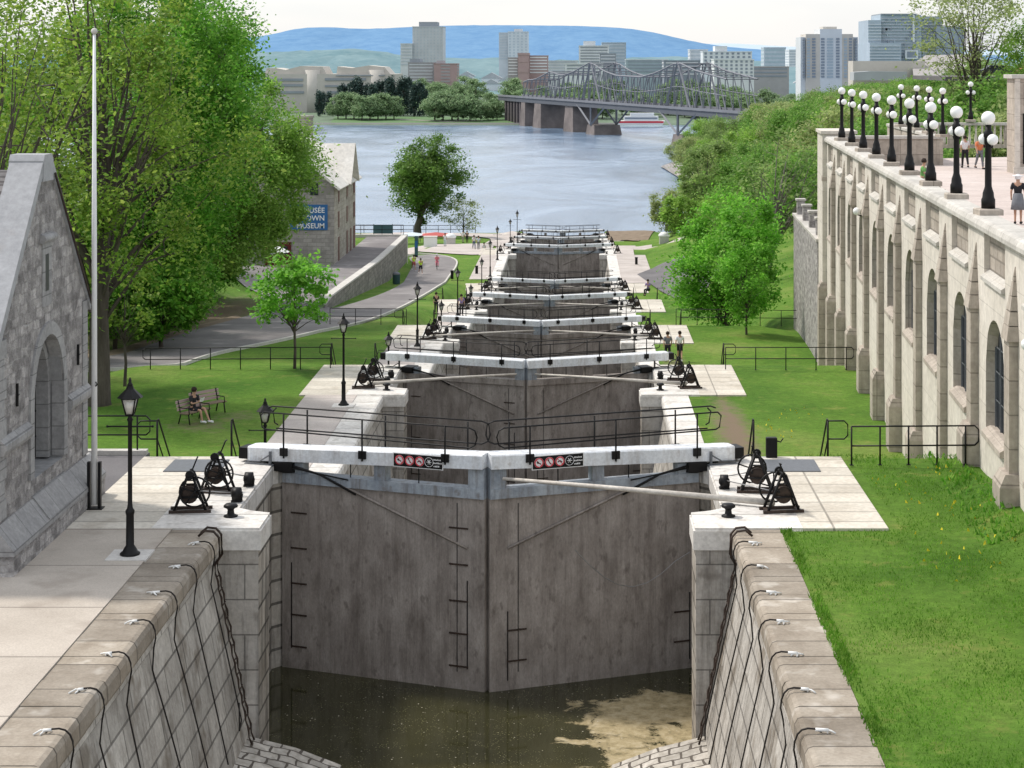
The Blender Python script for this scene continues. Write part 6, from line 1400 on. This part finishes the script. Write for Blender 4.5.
t = fence(-46, 312, -17, 312, Z(-46, 312)+.2, Z(-17, 312)+.2, 15, 'dark railing along the river shore behind the round tree', hgt=1.3, r=.05)
t = fence(-40, 216.9, -20.2, 216.9, -9.15, -9.15, 9, 'dark railing at the end of the museum forecourt', hgt=1.1, r=.035)
t = thing('notice_banner', 'long green banner on the railing beside the museum', 'banner', (-22.6, 217.4, -9.2)); mb = MB(); mb.box(-1.15, 1.15, -.1, -.04, .1, 1.1); mb.build('cloth', 'tealbin', t)
for x_ in (-1.1, 1.1): mb = MB(); mb.tube([(x_, 0, 0), (x_, 0, 1.2)], .05, 6); mb.build('post', 'iron', t)
t = thing('notice_board', 'tall green and blue notice board at the end of the forecourt wall', 'sign', (-19.3, 224, Z(-19, 224))); mb = MB(); mb.bbox(-.2, .2, -.1, .1, .3, 2.6); mb.build('board', 'tealbin', t); mb = MB(); mb.box(-.16, .16, -.12, -.102, 1.2, 2.0); mb.build('blue_panel', 'bannerblue', t); mb = MB(); mb.box(-.18, .18, -.1, .1, 0, .3); mb.build('base', 'iron', t)
t = thing('picnic_umbrella', 'white table umbrella before the museum door', 'umbrella', (-28.2, 176, Z(-28.2, 176))); mb = MB(); mb.lathe([(1.1, 2.1), (.5, 2.45), (.03, 2.65)], n=8, smooth=False); mb.build('canopy', 'white', t); mb = MB(); mb.tube([(0, 0, 0), (0, 0, 2.6)], .03, 6); mb.build('pole', 'steelplate', t)
t = thing('table', 'dark round table under the white umbrella', 'table', (-28.2, 176, Z(-28.2, 176))); mb = MB(); mb.lathe([(.6, .7), (.6, .75)], n=14); mb.build('tabletop', 'dirt', t); mb = MB(); mb.lathe([(.3, 0), (.06, .06), (.06, .7)], n=10); mb.build('pedestal', 'iron', t)
fc('carpaint', (.04, .05, .06), .05, .3)
for k, (x, y, mt, lb) in enumerate(((53, 236, 'carpaint', 'dark car parked above the terrace pavilion'), (57.8, 237, 'redcloth', 'dark red car parked beside the dark one above the pavilion'))):
    t = thing('parked_car', lb, 'car', (x, y, 9.1)); mb = MB(); mb.prism([(-2.1, .35), (-2.15, .75), (-1.5, .9), (-.9, 1.38), (.7, 1.40), (1.35, .95), (2.1, .85), (2.15, .35)], 'y', -.85, .85); mb.build('body', mt, t); mb = MB(); mb.prism([(-1.3, .93), (-.85, 1.3), (.62, 1.32), (1.15, .95)], 'y', -.87, .87); mb.build('window', 'glass', t)
    for wx in (-1.35, 1.35):
        for wy in (-.8, .8): mb = MB(); mb.disc((wx, wy, .32), .32, 'y', .2, 14); mb.build('wheel', 'rope', t)
struct('car_park', MB().box(45, 110, 228, 250, 8.6, 9.1), 'asphaltd')

# ------------------------------------------------------------------ light, sky, camera
w = bpy.data.worlds.new('World'); scene.world = w; w.use_nodes = True; nt = w.node_tree; nt.nodes.clear()
sky = nt.nodes.new('ShaderNodeTexSky'); sky.sky_type = 'NISHITA'; sky.sun_disc = False; sky.sun_elevation = R(52); sky.sun_rotation = R(-62); sky.air_density = 1.0; sky.dust_density = 2.5
b1 = nt.nodes.new('ShaderNodeBackground'); b1.inputs[1].default_value = .06; nt.links.new(sky.outputs[0], b1.inputs[0])
tc = nt.nodes.new('ShaderNodeTexCoord'); nz = nt.nodes.new('ShaderNodeTexNoise'); nz.inputs['Scale'].default_value = 1.6; nz.inputs['Detail'].default_value = 5
mp = nt.nodes.new('ShaderNodeMapping'); mp.inputs['Scale'].default_value = (1, 1, 4); nt.links.new(tc.outputs['Generated'], mp.inputs[0]); nt.links.new(mp.outputs[0], nz.inputs['Vector'])
cr = nt.nodes.new('ShaderNodeValToRGB'); cr.color_ramp.elements[0].position = .40; cr.color_ramp.elements[0].color = (.56, .62, .68, 1); cr.color_ramp.elements[1].position = .56; cr.color_ramp.elements[1].color = (.80, .79, .78, 1); nt.links.new(nz.outputs['Fac'], cr.inputs[0])
b2 = nt.nodes.new('ShaderNodeBackground'); b2.inputs[1].default_value = 1.1; nt.links.new(cr.outputs[0], b2.inputs[0])
ad = nt.nodes.new('ShaderNodeAddShader'); nt.links.new(b1.outputs[0], ad.inputs[0]); nt.links.new(b2.outputs[0], ad.inputs[1])
ow = nt.nodes.new('ShaderNodeOutputWorld'); nt.links.new(ad.outputs[0], ow.inputs[0])
sl_ = bpy.data.lights.new('sun', 'SUN'); sl_.energy = 3.2; sl_.angle = R(5); sl_.color = (1, .94, .86); so = bpy.data.objects.new('sun', sl_); col.objects.link(so)
az = R(-62); el = R(52); d = Vector((math.sin(az)*math.cos(el), math.cos(az)*math.cos(el), math.sin(el))); so.rotation_euler = (-d).to_track_quat('-Z', 'Y').to_euler()
cam = bpy.data.cameras.new('camera'); co = bpy.data.objects.new('camera', cam); col.objects.link(co); scene.camera = co
co.location = (0, 0, H); co.rotation_euler = (PI/2, 0, 0); cam.sensor_width = 36; cam.lens = 36*F/1024; cam.shift_x = -(CX-512)/1024; cam.shift_y = -(384-CY)/1024; cam.clip_start = .5; cam.clip_end = 40000
scene.view_settings.view_transform = 'Standard'; scene.view_settings.look = 'None'; scene.view_settings.exposure = 0
scene.render.resolution_x = 1024; scene.render.resolution_y = 768
